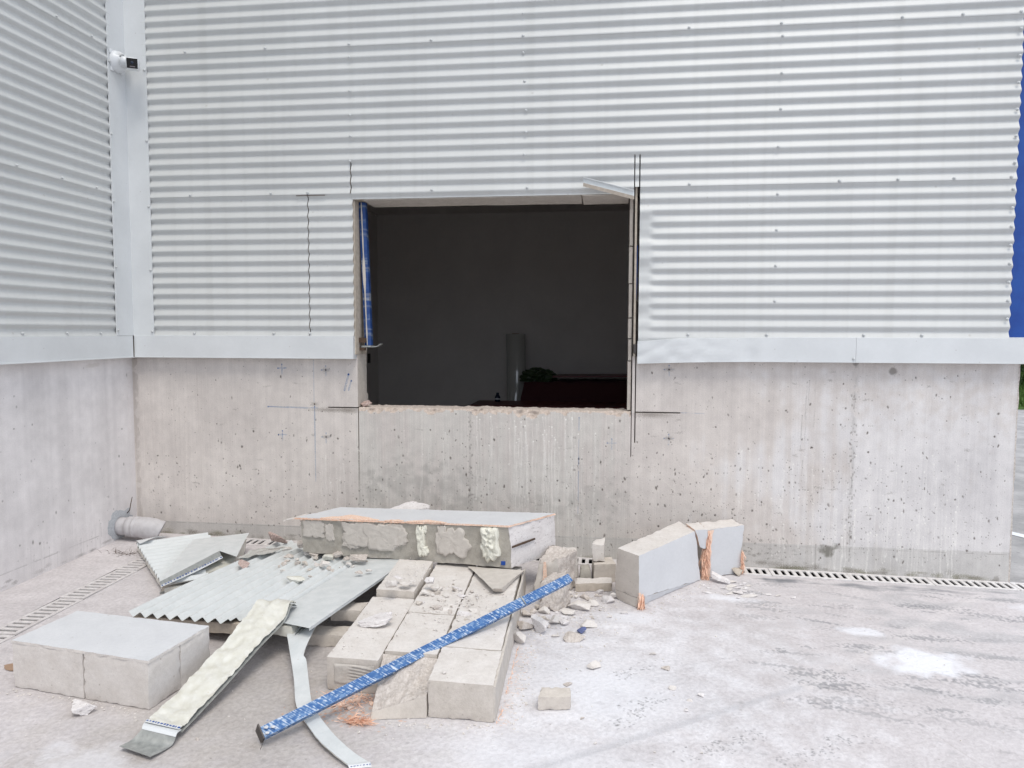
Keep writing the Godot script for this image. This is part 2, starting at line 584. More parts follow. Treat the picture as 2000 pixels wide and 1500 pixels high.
func make_materials() -> void:
	M.block = tiled(matter(11, Color(0.815, 0.792, 0.77), Color(0.85, 0.83, 0.812), 0.012, 0.06, 170, Color(0.62, 0.58, 0.54), 2.4, 500, Color(0.90, 0.88, 0.87)), 0.9, 0.95, 0.12, 0.2)
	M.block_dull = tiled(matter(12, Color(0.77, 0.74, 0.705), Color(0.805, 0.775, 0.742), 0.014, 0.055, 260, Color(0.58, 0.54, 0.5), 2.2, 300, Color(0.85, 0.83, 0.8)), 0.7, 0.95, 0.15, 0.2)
	M.broken = tiled(matter(13, Color(0.72, 0.685, 0.655), Color(0.84, 0.81, 0.785), 0.03, 0.14, 600, Color(0.56, 0.52, 0.48), 3.0, 900, Color(0.9, 0.87, 0.85)), 0.35, 0.96, 0.5, 0.15)
	M.pumice = tiled(matter(14, Color(0.83, 0.81, 0.805), Color(0.87, 0.855, 0.85), 0.02, 0.1, 520, Color(0.44, 0.41, 0.40), 3.4, 900, Color(0.94, 0.93, 0.93)), 0.75, 0.95, 0.15, 0.2)
	M.skin = tiled(matter(15, Color(0.80, 0.805, 0.815), Color(0.822, 0.827, 0.836), 0.008, 0.03, 50, Color(0.66, 0.64, 0.62), 2.0, 80, Color(0.88, 0.88, 0.88)), 0.8, 0.75, 0.02, 0.35)
	M.mortar = tiled(matter(16, Color(0.64, 0.62, 0.585), Color(0.70, 0.68, 0.645), 0.014, 0.07, 350, Color(0.48, 0.46, 0.44), 2.4, 200, Color(0.78, 0.76, 0.73)), 0.5, 0.95, 0.2, 0.2)
	M.dab = tiled(matter(17, Color(0.755, 0.73, 0.70), Color(0.80, 0.775, 0.745), 0.012, 0.04, 120, Color(0.64, 0.6, 0.56), 2.0, 100, Color(0.84, 0.82, 0.8)), 0.4, 0.9, 0.1, 0.25)
	M.rubble_pink = tiled(matter(18, Color(0.65, 0.56, 0.53), Color(0.80, 0.73, 0.70), 0.04, 0.12, 300, Color(0.48, 0.4, 0.37), 3.0, 600, Color(0.85, 0.8, 0.78)), 0.25, 0.95, 0.4, 0.2)
	M.foam = tiled(matter(19, Color(0.81, 0.80, 0.75), Color(0.862, 0.857, 0.828), 0.016, 0.04, 40, Color(0.74, 0.67, 0.54), 3.0, 200, Color(0.90, 0.895, 0.875)), 0.5, 0.38, 0.0, 0.6)
	M.foam_dull = tiled(matter(20, Color(0.70, 0.66, 0.61), Color(0.76, 0.72, 0.67), 0.018, 0.05, 140, Color(0.56, 0.5, 0.43), 2.6, 200, Color(0.82, 0.79, 0.75)), 0.4, 0.92, 0.1, 0.2)
	M.foam_green = tiled(matter(35, Color(0.86, 0.85, 0.80), Color(0.90, 0.895, 0.85), 0.03, 0.05, 60, Color(0.7, 0.68, 0.58), 2.0), 0.2, 0.75, 0.1, 0.3)
	var cl := matter(21, Color(0.778, 0.784, 0.780), Color(0.80, 0.806, 0.802), 0.006, 0.010, 26, Color(0.66, 0.65, 0.63), 1.4, 20, Color(0.81, 0.81, 0.81))
	var runs := noise_bytes(121, 0.05, 512, 512, 4, 512, 6, true)
	for i in 512 * 512:      # faint dirt runs down the sheets
		var dirt := clampf((runs[i] / 255.0 - 0.52) * 2.2, 0.0, 1.0) * 0.16
		cl.mix(i, Color(0.66, 0.66, 0.645), dirt)
	M.sheet = tiled(cl, 2.3, 0.40, 0.0, 0.45)
	M.flash = tiled(matter(22, Color(0.82, 0.83, 0.835), Color(0.845, 0.855, 0.86), 0.006, 0.012, 20, Color(0.7, 0.69, 0.68), 1.6, 20, Color(0.88, 0.88, 0.88)), 1.1, 0.4, 0.0, 0.45)
	M.sheet_dusty = tiled(matter(23, Color(0.785, 0.80, 0.80), Color(0.83, 0.84, 0.84), 0.014, 0.03, 60, Color(0.68, 0.65, 0.62), 2.4, 400, Color(0.87, 0.85, 0.84)), 0.7, 0.5, 0.0, 0.45)
	M.steel_back = tiled(matter(24, Color(0.56, 0.57, 0.56), Color(0.70, 0.705, 0.69), 0.02, 0.05, 60, Color(0.45, 0.43, 0.4), 2.4, 100, Color(0.8, 0.8, 0.78)), 0.4, 0.45, 0.0, 0.5)
	M.steel_back.metallic = 0.3
	M.screw = std(Color(0.79, 0.80, 0.80), 0.5, 0.0)
	M.blue_trim = tiled(matter(25, Color(0.07, 0.25, 0.56), Color(0.09, 0.29, 0.60), 0.01, 0.02, 10, Color(0.2, 0.3, 0.5), 1.5, 30, Color(0.3, 0.42, 0.62)), 0.9, 0.4, 0.0, 0.5)
	M.pvc = tiled(matter(26, Color(0.70, 0.69, 0.695), Color(0.77, 0.76, 0.765), 0.012, 0.03, 30, Color(0.6, 0.58, 0.56), 2.0, 200, Color(0.82, 0.81, 0.81)), 0.4, 0.7, 0.0, 0.4)
	M.patch = tiled(matter(27, Color(0.68, 0.695, 0.715), Color(0.76, 0.77, 0.78), 0.03, 0.08, 200, Color(0.5, 0.51, 0.53), 2.5, 100, Color(0.8, 0.8, 0.8)), 0.3, 0.95, 0.3, 0.2)
	M.grate = tiled(matter(28, Color(0.79, 0.775, 0.765), Color(0.87, 0.86, 0.855), 0.012, 0.04, 40, Color(0.66, 0.62, 0.58), 2.4, 200, Color(0.9, 0.9, 0.9)), 0.5, 0.75, 0.0, 0.3)
	M.grate_dusty = tiled(matter(29, Color(0.76, 0.74, 0.735), Color(0.83, 0.815, 0.81), 0.014, 0.05, 60, Color(0.66, 0.63, 0.61), 2.4, 200, Color(0.88, 0.86, 0.86)), 0.5, 0.95, 0.05, 0.2)
	M.trough = std(Color(0.16, 0.155, 0.15), 0.95)
	M.orange = std(Color(0.95, 0.79, 0.69), 0.9)
	M.orange_crust = tiled(matter(30, Color(0.89, 0.73, 0.63), Color(0.93, 0.86, 0.81), 0.03, 0.08, 80, Color(0.78, 0.56, 0.44), 2.5, 500, Color(0.95, 0.90, 0.87)), 0.25, 0.95, 0.3, 0.15)
	M.rust = std(Color(0.33, 0.26, 0.21), 0.85, 0.2)
	M.dark_steel = std(Color(0.34, 0.32, 0.31), 0.55, 0.5)
	M.white_plastic = std(Color(0.86, 0.87, 0.88), 0.35)
	M.black_glass = std(Color(0.02, 0.02, 0.025), 0.08)
	M.room_wall = tiled(matter(31, Color(0.81, 0.79, 0.775), Color(0.83, 0.81, 0.795), 0.006, 0.015, 0, Color.BLACK, 1.0), 2.0, 0.9, 0.0, 0.2)
	M.room_floor = std(Color(0.75, 0.73, 0.70), 0.8)
	M.maroon = std(Color(0.38, 0.15, 0.145), 0.45)
	M.maroon_cloth = std(Color(0.25, 0.085, 0.10), 0.8)
	M.green_bag = std(Color(0.20, 0.27, 0.16), 0.4)
	M.roll = std(Color(0.72, 0.72, 0.70), 0.18)
	M.roll.metallic_specular = 0.8
	M.roll.clearcoat_enabled = true
	M.roll.clearcoat = 1.0
	M.roll.clearcoat_roughness = 0.08
	M.bottle = std(Color(0.10, 0.14, 0.22), 0.2)
	M.grass = std(Color(0.25, 0.36, 0.12), 0.9)
	M.road_paint = tiled(matter(32, Color(0.84, 0.85, 0.87), Color(0.9, 0.91, 0.92), 0.03, 0.06, 60, Color(0.66, 0.66, 0.67), 3.0), 0.5, 0.9, 0.0, 0.2)
	M.yard_far = tiled(matter(33, Color(0.58, 0.575, 0.575), Color(0.69, 0.68, 0.68), 0.01, 0.06, 60, Color(0.5, 0.49, 0.49), 2.5, 200, Color(0.76, 0.75, 0.75)), 2.5, 0.85, 0.1, 0.3)
	M.blue_bar = mapped(paint_blue_steel(), 0.6, 0.0, 0.45)
	var bp := matter(36, Color(0.10, 0.22, 0.44), Color(0.16, 0.30, 0.54), 0.012, 0.05, 60, Color(0.3, 0.36, 0.45), 3.0, 200, Color(0.6, 0.62, 0.64))
	var bs := noise_bytes(122, 0.02, 512, 512, 4, 64, 512, true)
	for i in 512 * 512:
		bp.mix(i, Color(0.66, 0.65, 0.64), clampf((bs[i] / 255.0 - 0.62) * 5.0, 0.0, 0.8))
	M.blue_post = tiled(bp, 0.7, 0.55, 0.0, 0.45)
	M.wood = std(Color(0.55, 0.45, 0.34), 0.8)
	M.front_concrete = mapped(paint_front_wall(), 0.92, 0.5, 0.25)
	M.side_concrete = mapped(paint_side_wall(), 0.92, 0.4, 0.25)
	M.yard = mapped(paint_yard(), 0.92, 0.6, 0.25)

# blue paint on steel, scraped and dusted: u runs along the steel
func paint_blue_steel() -> Canvas:
	var W := 1024
	var H := 96
	var c := Canvas.new(W, H)
	var a := noise_bytes(41, 0.02, W, H, 4)
	var s := noise_bytes(42, 0.16, W, H, 3, W, 4)
	var d := noise_bytes(43, 0.012, W, H, 5)
	var f := noise_bytes(44, 0.07, W, H, 3, W, 40)
	for y in H:
		for x in W:
			var i := y * W + x
			var t := a[i] / 255.0
			c.r[i] = 0.16 + t * 0.10
			c.g[i] = 0.33 + t * 0.10
			c.b[i] = 0.55 + t * 0.09
			var edge := absf(y / float(H) - 0.5) * 2.0
			var haze := clampf((d[i] / 255.0 - 0.44) * 2.6, 0.0, 0.8) * clampf(0.5 + (f[i] / 255.0 - 0.4) * 2.5, 0.15, 1.0)
			var sj := s[(y * W + (x + y / 5) % W)] / 255.0
			var rub := clampf((sj - 0.55) * 7.0, 0.0, 1.0) * clampf(0.25 + (f[i] / 255.0 - 0.35) * 3.0 + edge * 0.3, 0.0, 1.0)
			var low := clampf(1.0 - x / 300.0, 0.0, 1.0) * clampf(0.35 + (f[i] / 255.0 - 0.5) * 1.5 + (sj - 0.5) * 2.0, 0.0, 1.0) * 0.85
			var rim := 0.7 if edge > 0.93 and f[i] > 100 else 0.0
			c.mix(i, Color(0.83, 0.84, 0.86), clampf(maxf(maxf(haze * 0.4, rub * 0.9), maxf(low, rim)), 0.0, 0.92))
	return c

# ---- front wall, x 0..6.1 m, y 1.3..-0.3 m
const FW := 2048
const FH := 512
func fx(x: float) -> float: return x / 6.1 * FW
func fy(y: float) -> float: return (1.3 - y) / 1.6 * FH

func paint_front_wall() -> Canvas:
	var c := Canvas.new(FW, FH)
	var big := noise_bytes(51, 0.005, FW, FH, 5)
	var mid := noise_bytes(52, 0.03, FW, FH, 4)
	var fine := noise_bytes(53, 0.35, FW, FH, 2)
	var streak := noise_bytes(54, 0.03, FW, FH, 5, FW, 10)
	var streak2 := noise_bytes(55, 0.2, FW, FH, 3, FW, 7)
	var warm := Color(0.818, 0.79, 0.768)
	var grey := Color(0.782, 0.764, 0.742)
	var pale := Color(0.828, 0.817, 0.815)
	for y in FH:
		var wy := 1.3 - 1.6 * (y + 0.5) / FH
		for x in FW:
			var i := y * FW + x
			var wx := 6.1 * (x + 0.5) / FW
			var b := big[i] / 255.0
			var m := mid[i] / 255.0
			var s := streak[i] / 255.0
			# slurry from the saw ran over the middle bay, and dried pale to the right
			var wet := clampf((wx - 1.70) * 30.0, 0.0, 1.0) * clampf((3.66 - wx) * 14.0, 0.0, 1.0) * clampf((0.9 - wy) * 20.0, 0.0, 1.0)
			var right := clampf((wx - 4.3 + (b - 0.5) * 1.6 + (s - 0.5) * 0.8) / 0.8, 0.0, 1.0)
			var k := warm
			k = k.lerp(grey, clampf(wet * (0.75 + (b - 0.5) * 1.6 + (s - 0.5) * 1.2), 0.0, 1.0))
			k = k.lerp(pale, right * clampf(0.85 - (wy - 0.8) * 1.6 + (m - 0.5), 0.15, 0.9))
			if wy < -0.004:
				k = k.lerp(Color(0.745, 0.735, 0.72), 0.65)
			var t := (b - 0.5) * 0.07 + (m - 0.5) * 0.05 + (fine[i] / 255.0 - 0.5) * 0.075 + (s - 0.5) * 0.035 + (streak2[i] / 255.0 - 0.5) * (0.03 + 0.025 * wet)
			c.r[i] = k.r + t
			c.g[i] = k.g + t
			c.b[i] = k.b + t * 0.95
			c.z[i] = 0.55 + (fine[i] / 255.0 - 0.5) * 0.10 + (m - 0.5) * 0.12
	var r := RandomNumberGenerator.new()
	r.seed = 77
	# dark damp stain with a ragged outline under the sill, and old streaks by the left corner
	for q in [[2.05, 0.36, 0.30, 0.14], [2.35, 0.30, 0.25, 0.16], [1.85, 0.22, 0.1, 0.2], [2.5, 0.15, 0.2, 0.12], [3.0, 0.2, 0.25, 0.1], [3.4, 0.25, 0.2, 0.15]]:
		c.spot(fx(q[0]), fy(q[1]), q[2] * 336, q[3] * 320, Color(0.64, 0.63, 0.61), 0.24, 0.0, 0.6, mid, 0.9)
	for k in 26:
		var x := r.randf_range(0.03, 0.55)
		var y0 := r.randf_range(0.5, 1.2)
		c.line(fx(x), fy(y0), fx(x + r.randf_range(-0.01, 0.01)), fy(y0 - r.randf_range(0.15, 0.6)), r.randf_range(1.5, 5.0), Color(0.6, 0.56, 0.53), r.randf_range(0.12, 0.35), 0.0, mid, 0.3)
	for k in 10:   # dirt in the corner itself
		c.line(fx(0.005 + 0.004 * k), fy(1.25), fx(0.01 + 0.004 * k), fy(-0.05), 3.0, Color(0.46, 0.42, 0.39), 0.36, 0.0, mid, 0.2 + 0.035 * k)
	# pour lines between the bays
	for q in [[5.073, 13.0, 0.65], [2.53, 8.0, 0.4]]:
		c.line(fx(q[0]), fy(1.21), fx(q[0]), fy(-0.02), q[1], Color(0.56, 0.545, 0.53), q[2], -0.12, mid, 0.32)
		c.line(fx(q[0]), fy(1.21), fx(q[0]), fy(-0.1), 3.0, Color(0.43, 0.415, 0.40), q[2] + 0.15, -0.15, mid, 0.36)
		for k in 90:
			c.spot(fx(q[0] + r.randfn() * 0.012), fy(r.randf_range(0.0, 1.0)), r.randf_range(1, 3), r.randf_range(1, 4), Color(0.5, 0.48, 0.46), 0.5, -0.12, 0.7)
	c.line(fx(4.86), fy(0.0), fx(4.86), fy(-0.17), 2.0, Color(0.45, 0.43, 0.41), 0.7, -0.2)
	c.spot(fx(4.95), fy(-0.03), 22, 16, Color(0.42, 0.41, 0.38), 0.7, -0.1, 0.6, mid, 0.8)
	# the level line near the foot
	c.line(0, fy(-0.004), FW, fy(-0.012), 2.2, Color(0.82, 0.81, 0.80), 0.6, 0.12, mid, 0.36)
	c.line(0, fy(-0.011), FW, fy(-0.019), 2.0, Color(0.5, 0.48, 0.46), 0.7, -0.2, mid, 0.3)
	# moss and dirt along the foot
	for k in 160:
		var x := r.randf_range(0.05, 6.0)
		var foot := gy(x, 0)
		c.spot(fx(x), fy(foot + absf(r.randfn()) * 0.018), r.randf_range(6, 26), r.randf_range(3, 9), Color(0.40, 0.39, 0.31) if r.randf() < 0.45 else Color(0.45, 0.43, 0.40), r.randf_range(0.15, 0.5), 0.0, 0.8, fine, 0.5)
	for k in 90:
		c.spot(fx(4.4 + r.randfn() * 0.22), fy(-0.06 + r.randfn() * 0.05), r.randf_range(2, 7), r.randf_range(1, 4), Color(0.45, 0.44, 0.41), r.randf_range(0.2, 0.55), -0.05, 0.8, fine, 0.6)
	# blow holes
	for k in 5200:
		var x := r.randf_range(0.1, 6.02)
		var y := r.randf_range(-0.1, 1.2)
		var dens := 0.22 + 0.9 * clampf(0.75 - y, 0.0, 0.75) + (0.35 if x > 3.2 and x < 5.6 and y < 0.6 else 0.0)
		if r.randf() > dens:
			continue
		var q := 0.75 + 2.2 * pow(r.randf(), 6.0)
		c.spot(fx(x), fy(y), q * r.randf_range(0.7, 1.2), q * r.randf_range(0.7, 2.0), Color(0.36, 0.34, 0.32), r.randf_range(0.4, 0.95), -0.3, 0.7, fine, 0.25, r.randf_range(-0.5, 0.5))
	for k in 60:   # scuffs and shallow scars
		var x := r.randf_range(0.15, 6.0)
		var y := r.randf_range(0.2, 1.15)
		c.spot(fx(x), fy(y), r.randf_range(4, 12), r.randf_range(1.5, 3.5), Color(0.55, 0.53, 0.51), r.randf_range(0.2, 0.5), -0.12, 0.8, fine, 0.9, r.randf_range(-0.3, 0.3))
	c.spot(fx(5.30), fy(1.155), 10, 9, Color(0.52, 0.5, 0.48), 0.75, -0.15, 0.4, mid, 0.3)
	# vertical scrapes right of the opening
	for q in [[4.775, 1.08, 0.84], [4.79, 1.09, 0.90], [4.83, 1.09, 0.96], [4.75, 0.86, 0.64], [4.775, 0.9, 0.66], [4.83, 0.92, 0.78], [4.76, 0.56, 0.36]]:
		c.line(fx(q[0]), fy(q[1]), fx(q[0] - 0.008), fy(q[2]), 2.4, Color(0.47, 0.45, 0.43), 0.55, -0.1, mid, 0.3)
	# pale slurry runs
	var runs := []
	for k in 44:
		runs.append([r.randfn() * 0.2 + 2.98, r.randf_range(0.6, 0.82), r.randf_range(0.25, 0.85), r.randf_range(1.3, 3.4), 0.75])
	for k in 46:
		runs.append([r.randf_range(1.76, 3.62), r.randf_range(0.5, 0.84), r.randf_range(0.1, 0.6), r.randf_range(1.0, 2.6), 0.42])
	for k in 80:
		runs.append([r.randf_range(4.35, 5.75), r.randf_range(0.1, 0.62), r.randf_range(0.15, 0.5), r.randf_range(1.2, 3.2), 0.55])
	for k in 26:
		runs.append([r.randf_range(5.0, 5.75), r.randf_range(0.05, 0.3), r.randf_range(0.12, 0.36), r.randf_range(1.6, 3.6), 0.75])
	for k in 16:
		runs.append([r.randf_range(1.42, 1.62), r.randf_range(0.3, 0.56), r.randf_range(0.12, 0.4), r.randf_range(1.2, 2.6), 0.5])
	for k in 26:
		runs.append([r.randf_range(0.5, 4.3), r.randf_range(0.1, 0.5), r.randf_range(0.08, 0.3), r.randf_range(1.0, 2.2), 0.3])
	for q in runs:
		var x: float = q[0]
		var y: float = q[1]
		var end: float = y - q[2]
		var drawn := {}
		while y > end:
			var ny := maxf(end, y - r.randf_range(0.03, 0.09))
			var nx := x + r.randfn() * 0.004
			c.line(fx(x), fy(y), fx(nx), fy(ny), q[3] * 1.25, Color(0.925, 0.915, 0.895), minf(1.0, q[4] * 1.1), 0.10, fine, 0.02, drawn)
			x = nx
			y = ny
		c.spot(fx(x), fy(end), q[3] * 0.8, q[3] * 1.4, Color(0.925, 0.915, 0.895), q[4] * 0.6, 0.1, 0.8)
	for q in [[1.03, 0.33, 0.98, 0.27], [1.33, 0.55, 1.29, 0.4], [1.36, 0.52, 1.33, 0.33], [1.2, 0.1, 1.15, -0.05], [3.86, 0.4, 3.96, 0.31]]:   # splashes
		c.line(fx(q[0]), fy(q[1]), fx(q[2]), fy(q[3]), 2.2, Color(0.86, 0.84, 0.8), 0.7, 0.1)
	# chalk lines and crosses
	var blue := Color(0.12, 0.27, 0.52)
	c.line(fx(1.05), fy(0.862), fx(1.42), fy(0.857), 3.0, blue, 0.85, 0.0, fine, 0.2)
	c.line(fx(1.397), fy(1.20), fx(1.397), fy(0.9), 1.8, blue, 0.55, 0.0, fine, 0.3)
	c.line(fx(1.40), fy(0.87), fx(1.40), fy(0.33), 2.8, blue, 0.8, 0.0, fine, 0.25)
	c.line(fx(3.287), fy(0.82), fx(3.285), fy(0.12), 2.2, blue, 0.65, 0.0, mid, 0.3)
	c.line(fx(3.97), fy(0.866), fx(4.12), fy(0.862), 1.4, blue, 0.5, 0.0, fine, 0.3)
	for q in [[1.16, 1.14, 0.9], [1.155, 0.66, 0.95], [1.487, 1.13, 0.6], [1.483, 0.65, 0.55], [3.51, 0.65, 0.5], [3.885, 1.155, 0.5], [3.89, 0.69, 0.5]]:
		c.line(fx(q[0]) - 10, fy(q[1]), fx(q[0]) + 10, fy(q[1]) - 0.5, 2.8, blue, q[2], 0.0, fine, 0.15)
		c.line(fx(q[0]), fy(q[1]) - 9, fx(q[0]), fy(q[1]) + 13, 2.6, blue, q[2], 0.0, fine, 0.15)
	c.line(fx(1.655), fy(1.10), fx(1.625), fy(0.99), 4.6, blue, 0.95, 0.0, fine, 0.15)
	c.line(fx(1.675), fy(1.055), fx(1.655), fy(0.99), 3.6, blue, 0.95, 0.0, fine, 0.15)
	for q in [[1.487, 1.13], [1.483, 0.65], [3.885, 1.155], [3.89, 0.69], [1.40, 0.885]]:   # drilled anchor holes, rubbed pale
		c.spot(fx(q[0]), fy(q[1]), 13, 6, Color(0.6, 0.57, 0.54), 0.5, 0.0, 0.7, fine, 0.5)
		c.spot(fx(q[0]), fy(q[1]), 2.2, 2.2, Color(0.2, 0.18, 0.17), 0.9, -0.4, 0.5)
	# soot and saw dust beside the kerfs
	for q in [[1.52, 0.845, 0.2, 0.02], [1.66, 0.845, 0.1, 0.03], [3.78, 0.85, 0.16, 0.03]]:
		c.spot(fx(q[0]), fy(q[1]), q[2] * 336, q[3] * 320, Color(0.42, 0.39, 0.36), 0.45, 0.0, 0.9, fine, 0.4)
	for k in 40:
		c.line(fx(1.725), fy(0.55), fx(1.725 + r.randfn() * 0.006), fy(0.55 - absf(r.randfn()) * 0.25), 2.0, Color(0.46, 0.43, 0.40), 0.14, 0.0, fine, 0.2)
	return c

# ---- side wall, runs 0..5 m from the corner, y 1.3..-0.3
func paint_side_wall() -> Canvas:
	var W := 1536
	var H := 512
	var c := Canvas.new(W, H)
	var big := noise_bytes(61, 0.006, W, H, 5)
	var mid := noise_bytes(62, 0.03, W, H, 4)
	var fine := noise_bytes(63, 0.35, W, H, 2)
	var streak := noise_bytes(64, 0.03, W, H, 5, W, 8)
	for i in W * H:
		var t := (big[i] / 255.0 - 0.5) * 0.08 + (mid[i] / 255.0 - 0.5) * 0.05 + (fine[i] / 255.0 - 0.5) * 0.05 + (streak[i] / 255.0 - 0.5) * 0.06
		c.r[i] = 0.880 + t
		c.g[i] = 0.863 + t
		c.b[i] = 0.860 + t
		c.z[i] = 0.55 + (fine[i] / 255.0 - 0.5) * 0.1 + (mid[i] / 255.0 - 0.5) * 0.12
	var X := func(x: float) -> float: return x / 5.0 * W
	var Y := func(y: float) -> float: return (1.3 - y) / 1.6 * H
	var r := RandomNumberGenerator.new()
	r.seed = 91
	for k in 900:
		var y := r.randf_range(-0.05, 1.2)
		if r.randf() > 0.2 + 0.6 * clampf(0.8 - y, 0.0, 0.8):
			continue
		var q := 0.9 + 2.4 * pow(r.randf(), 4.0)
		c.spot(X.call(r.randf_range(0.02, 4.9)), Y.call(y), q, q * r.randf_range(0.8, 1.8), Color(0.45, 0.43, 0.42), r.randf_range(0.3, 0.8), -0.25, 0.7)
	for k in 120:
		var x := r.randf_range(0.0, 1.0) if k < 70 else r.randf_range(0.0, 4.5)
		var y := r.randf_range(0.05, 0.7)
		c.line(X.call(x), Y.call(y), X.call(x + r.randfn() * 0.006), Y.call(y - r.randf_range(0.1, 0.5)), r.randf_range(1.2, 3.0), Color(0.84, 0.83, 0.82), r.randf_range(0.2, 0.55), 0.06, mid, 0.25)
	for k in 40:
		var x := r.randf_range(0.25, 1.1)
		c.line(X.call(x), Y.call(r.randf_range(-0.02, 0.1)), X.call(x), Y.call(-0.12), r.randf_range(1.5, 4.0), Color(0.60, 0.59, 0.58), r.randf_range(0.1, 0.35), 0.0, mid, 0.3)
	c.line(0, Y.call(-0.004), W, Y.call(-0.012), 2.2, Color(0.83, 0.82, 0.82), 0.6, 0.15, mid, 0.34)
	c.line(0, Y.call(-0.012), W, Y.call(-0.02), 2.2, Color(0.55, 0.53, 0.52), 0.7, -0.2, mid, 0.3)
	c.line(X.call(0.40), Y.call(0.07), X.call(0.40), Y.call(-0.02), 2.0, Color(0.5, 0.49, 0.48), 0.6, -0.15)
	for k in 70:
		c.spot(X.call(r.randf_range(0, 4.8)), Y.call(-0.095 + absf(r.randfn()) * 0.012), r.randf_range(6, 20), r.randf_range(2, 5), Color(0.56, 0.54, 0.53), r.randf_range(0.2, 0.5), 0.0, 0.8, fine, 0.5)
	c.spot(X.call(0.42), Y.call(1.17), 26, 5, Color(0.83, 0.81, 0.79), 0.6, 0.1, 0.6, mid, 0.8)
	for k in 18:
		c.line(X.call(0.004 + 0.004 * k), Y.call(1.25), X.call(0.008 + 0.004 * k), Y.call(-0.05), 3.0, Color(0.62, 0.58, 0.55), 0.16, 0.0, mid, 0.25 + 0.02 * k)
	return c

# ---- yard, x 0..7.2, z 0..3.6
const YW := 2048
const YH := 1024
func yx(x: float) -> float: return x / 7.2 * YW
func yz(z: float) -> float: return z / 3.6 * YH

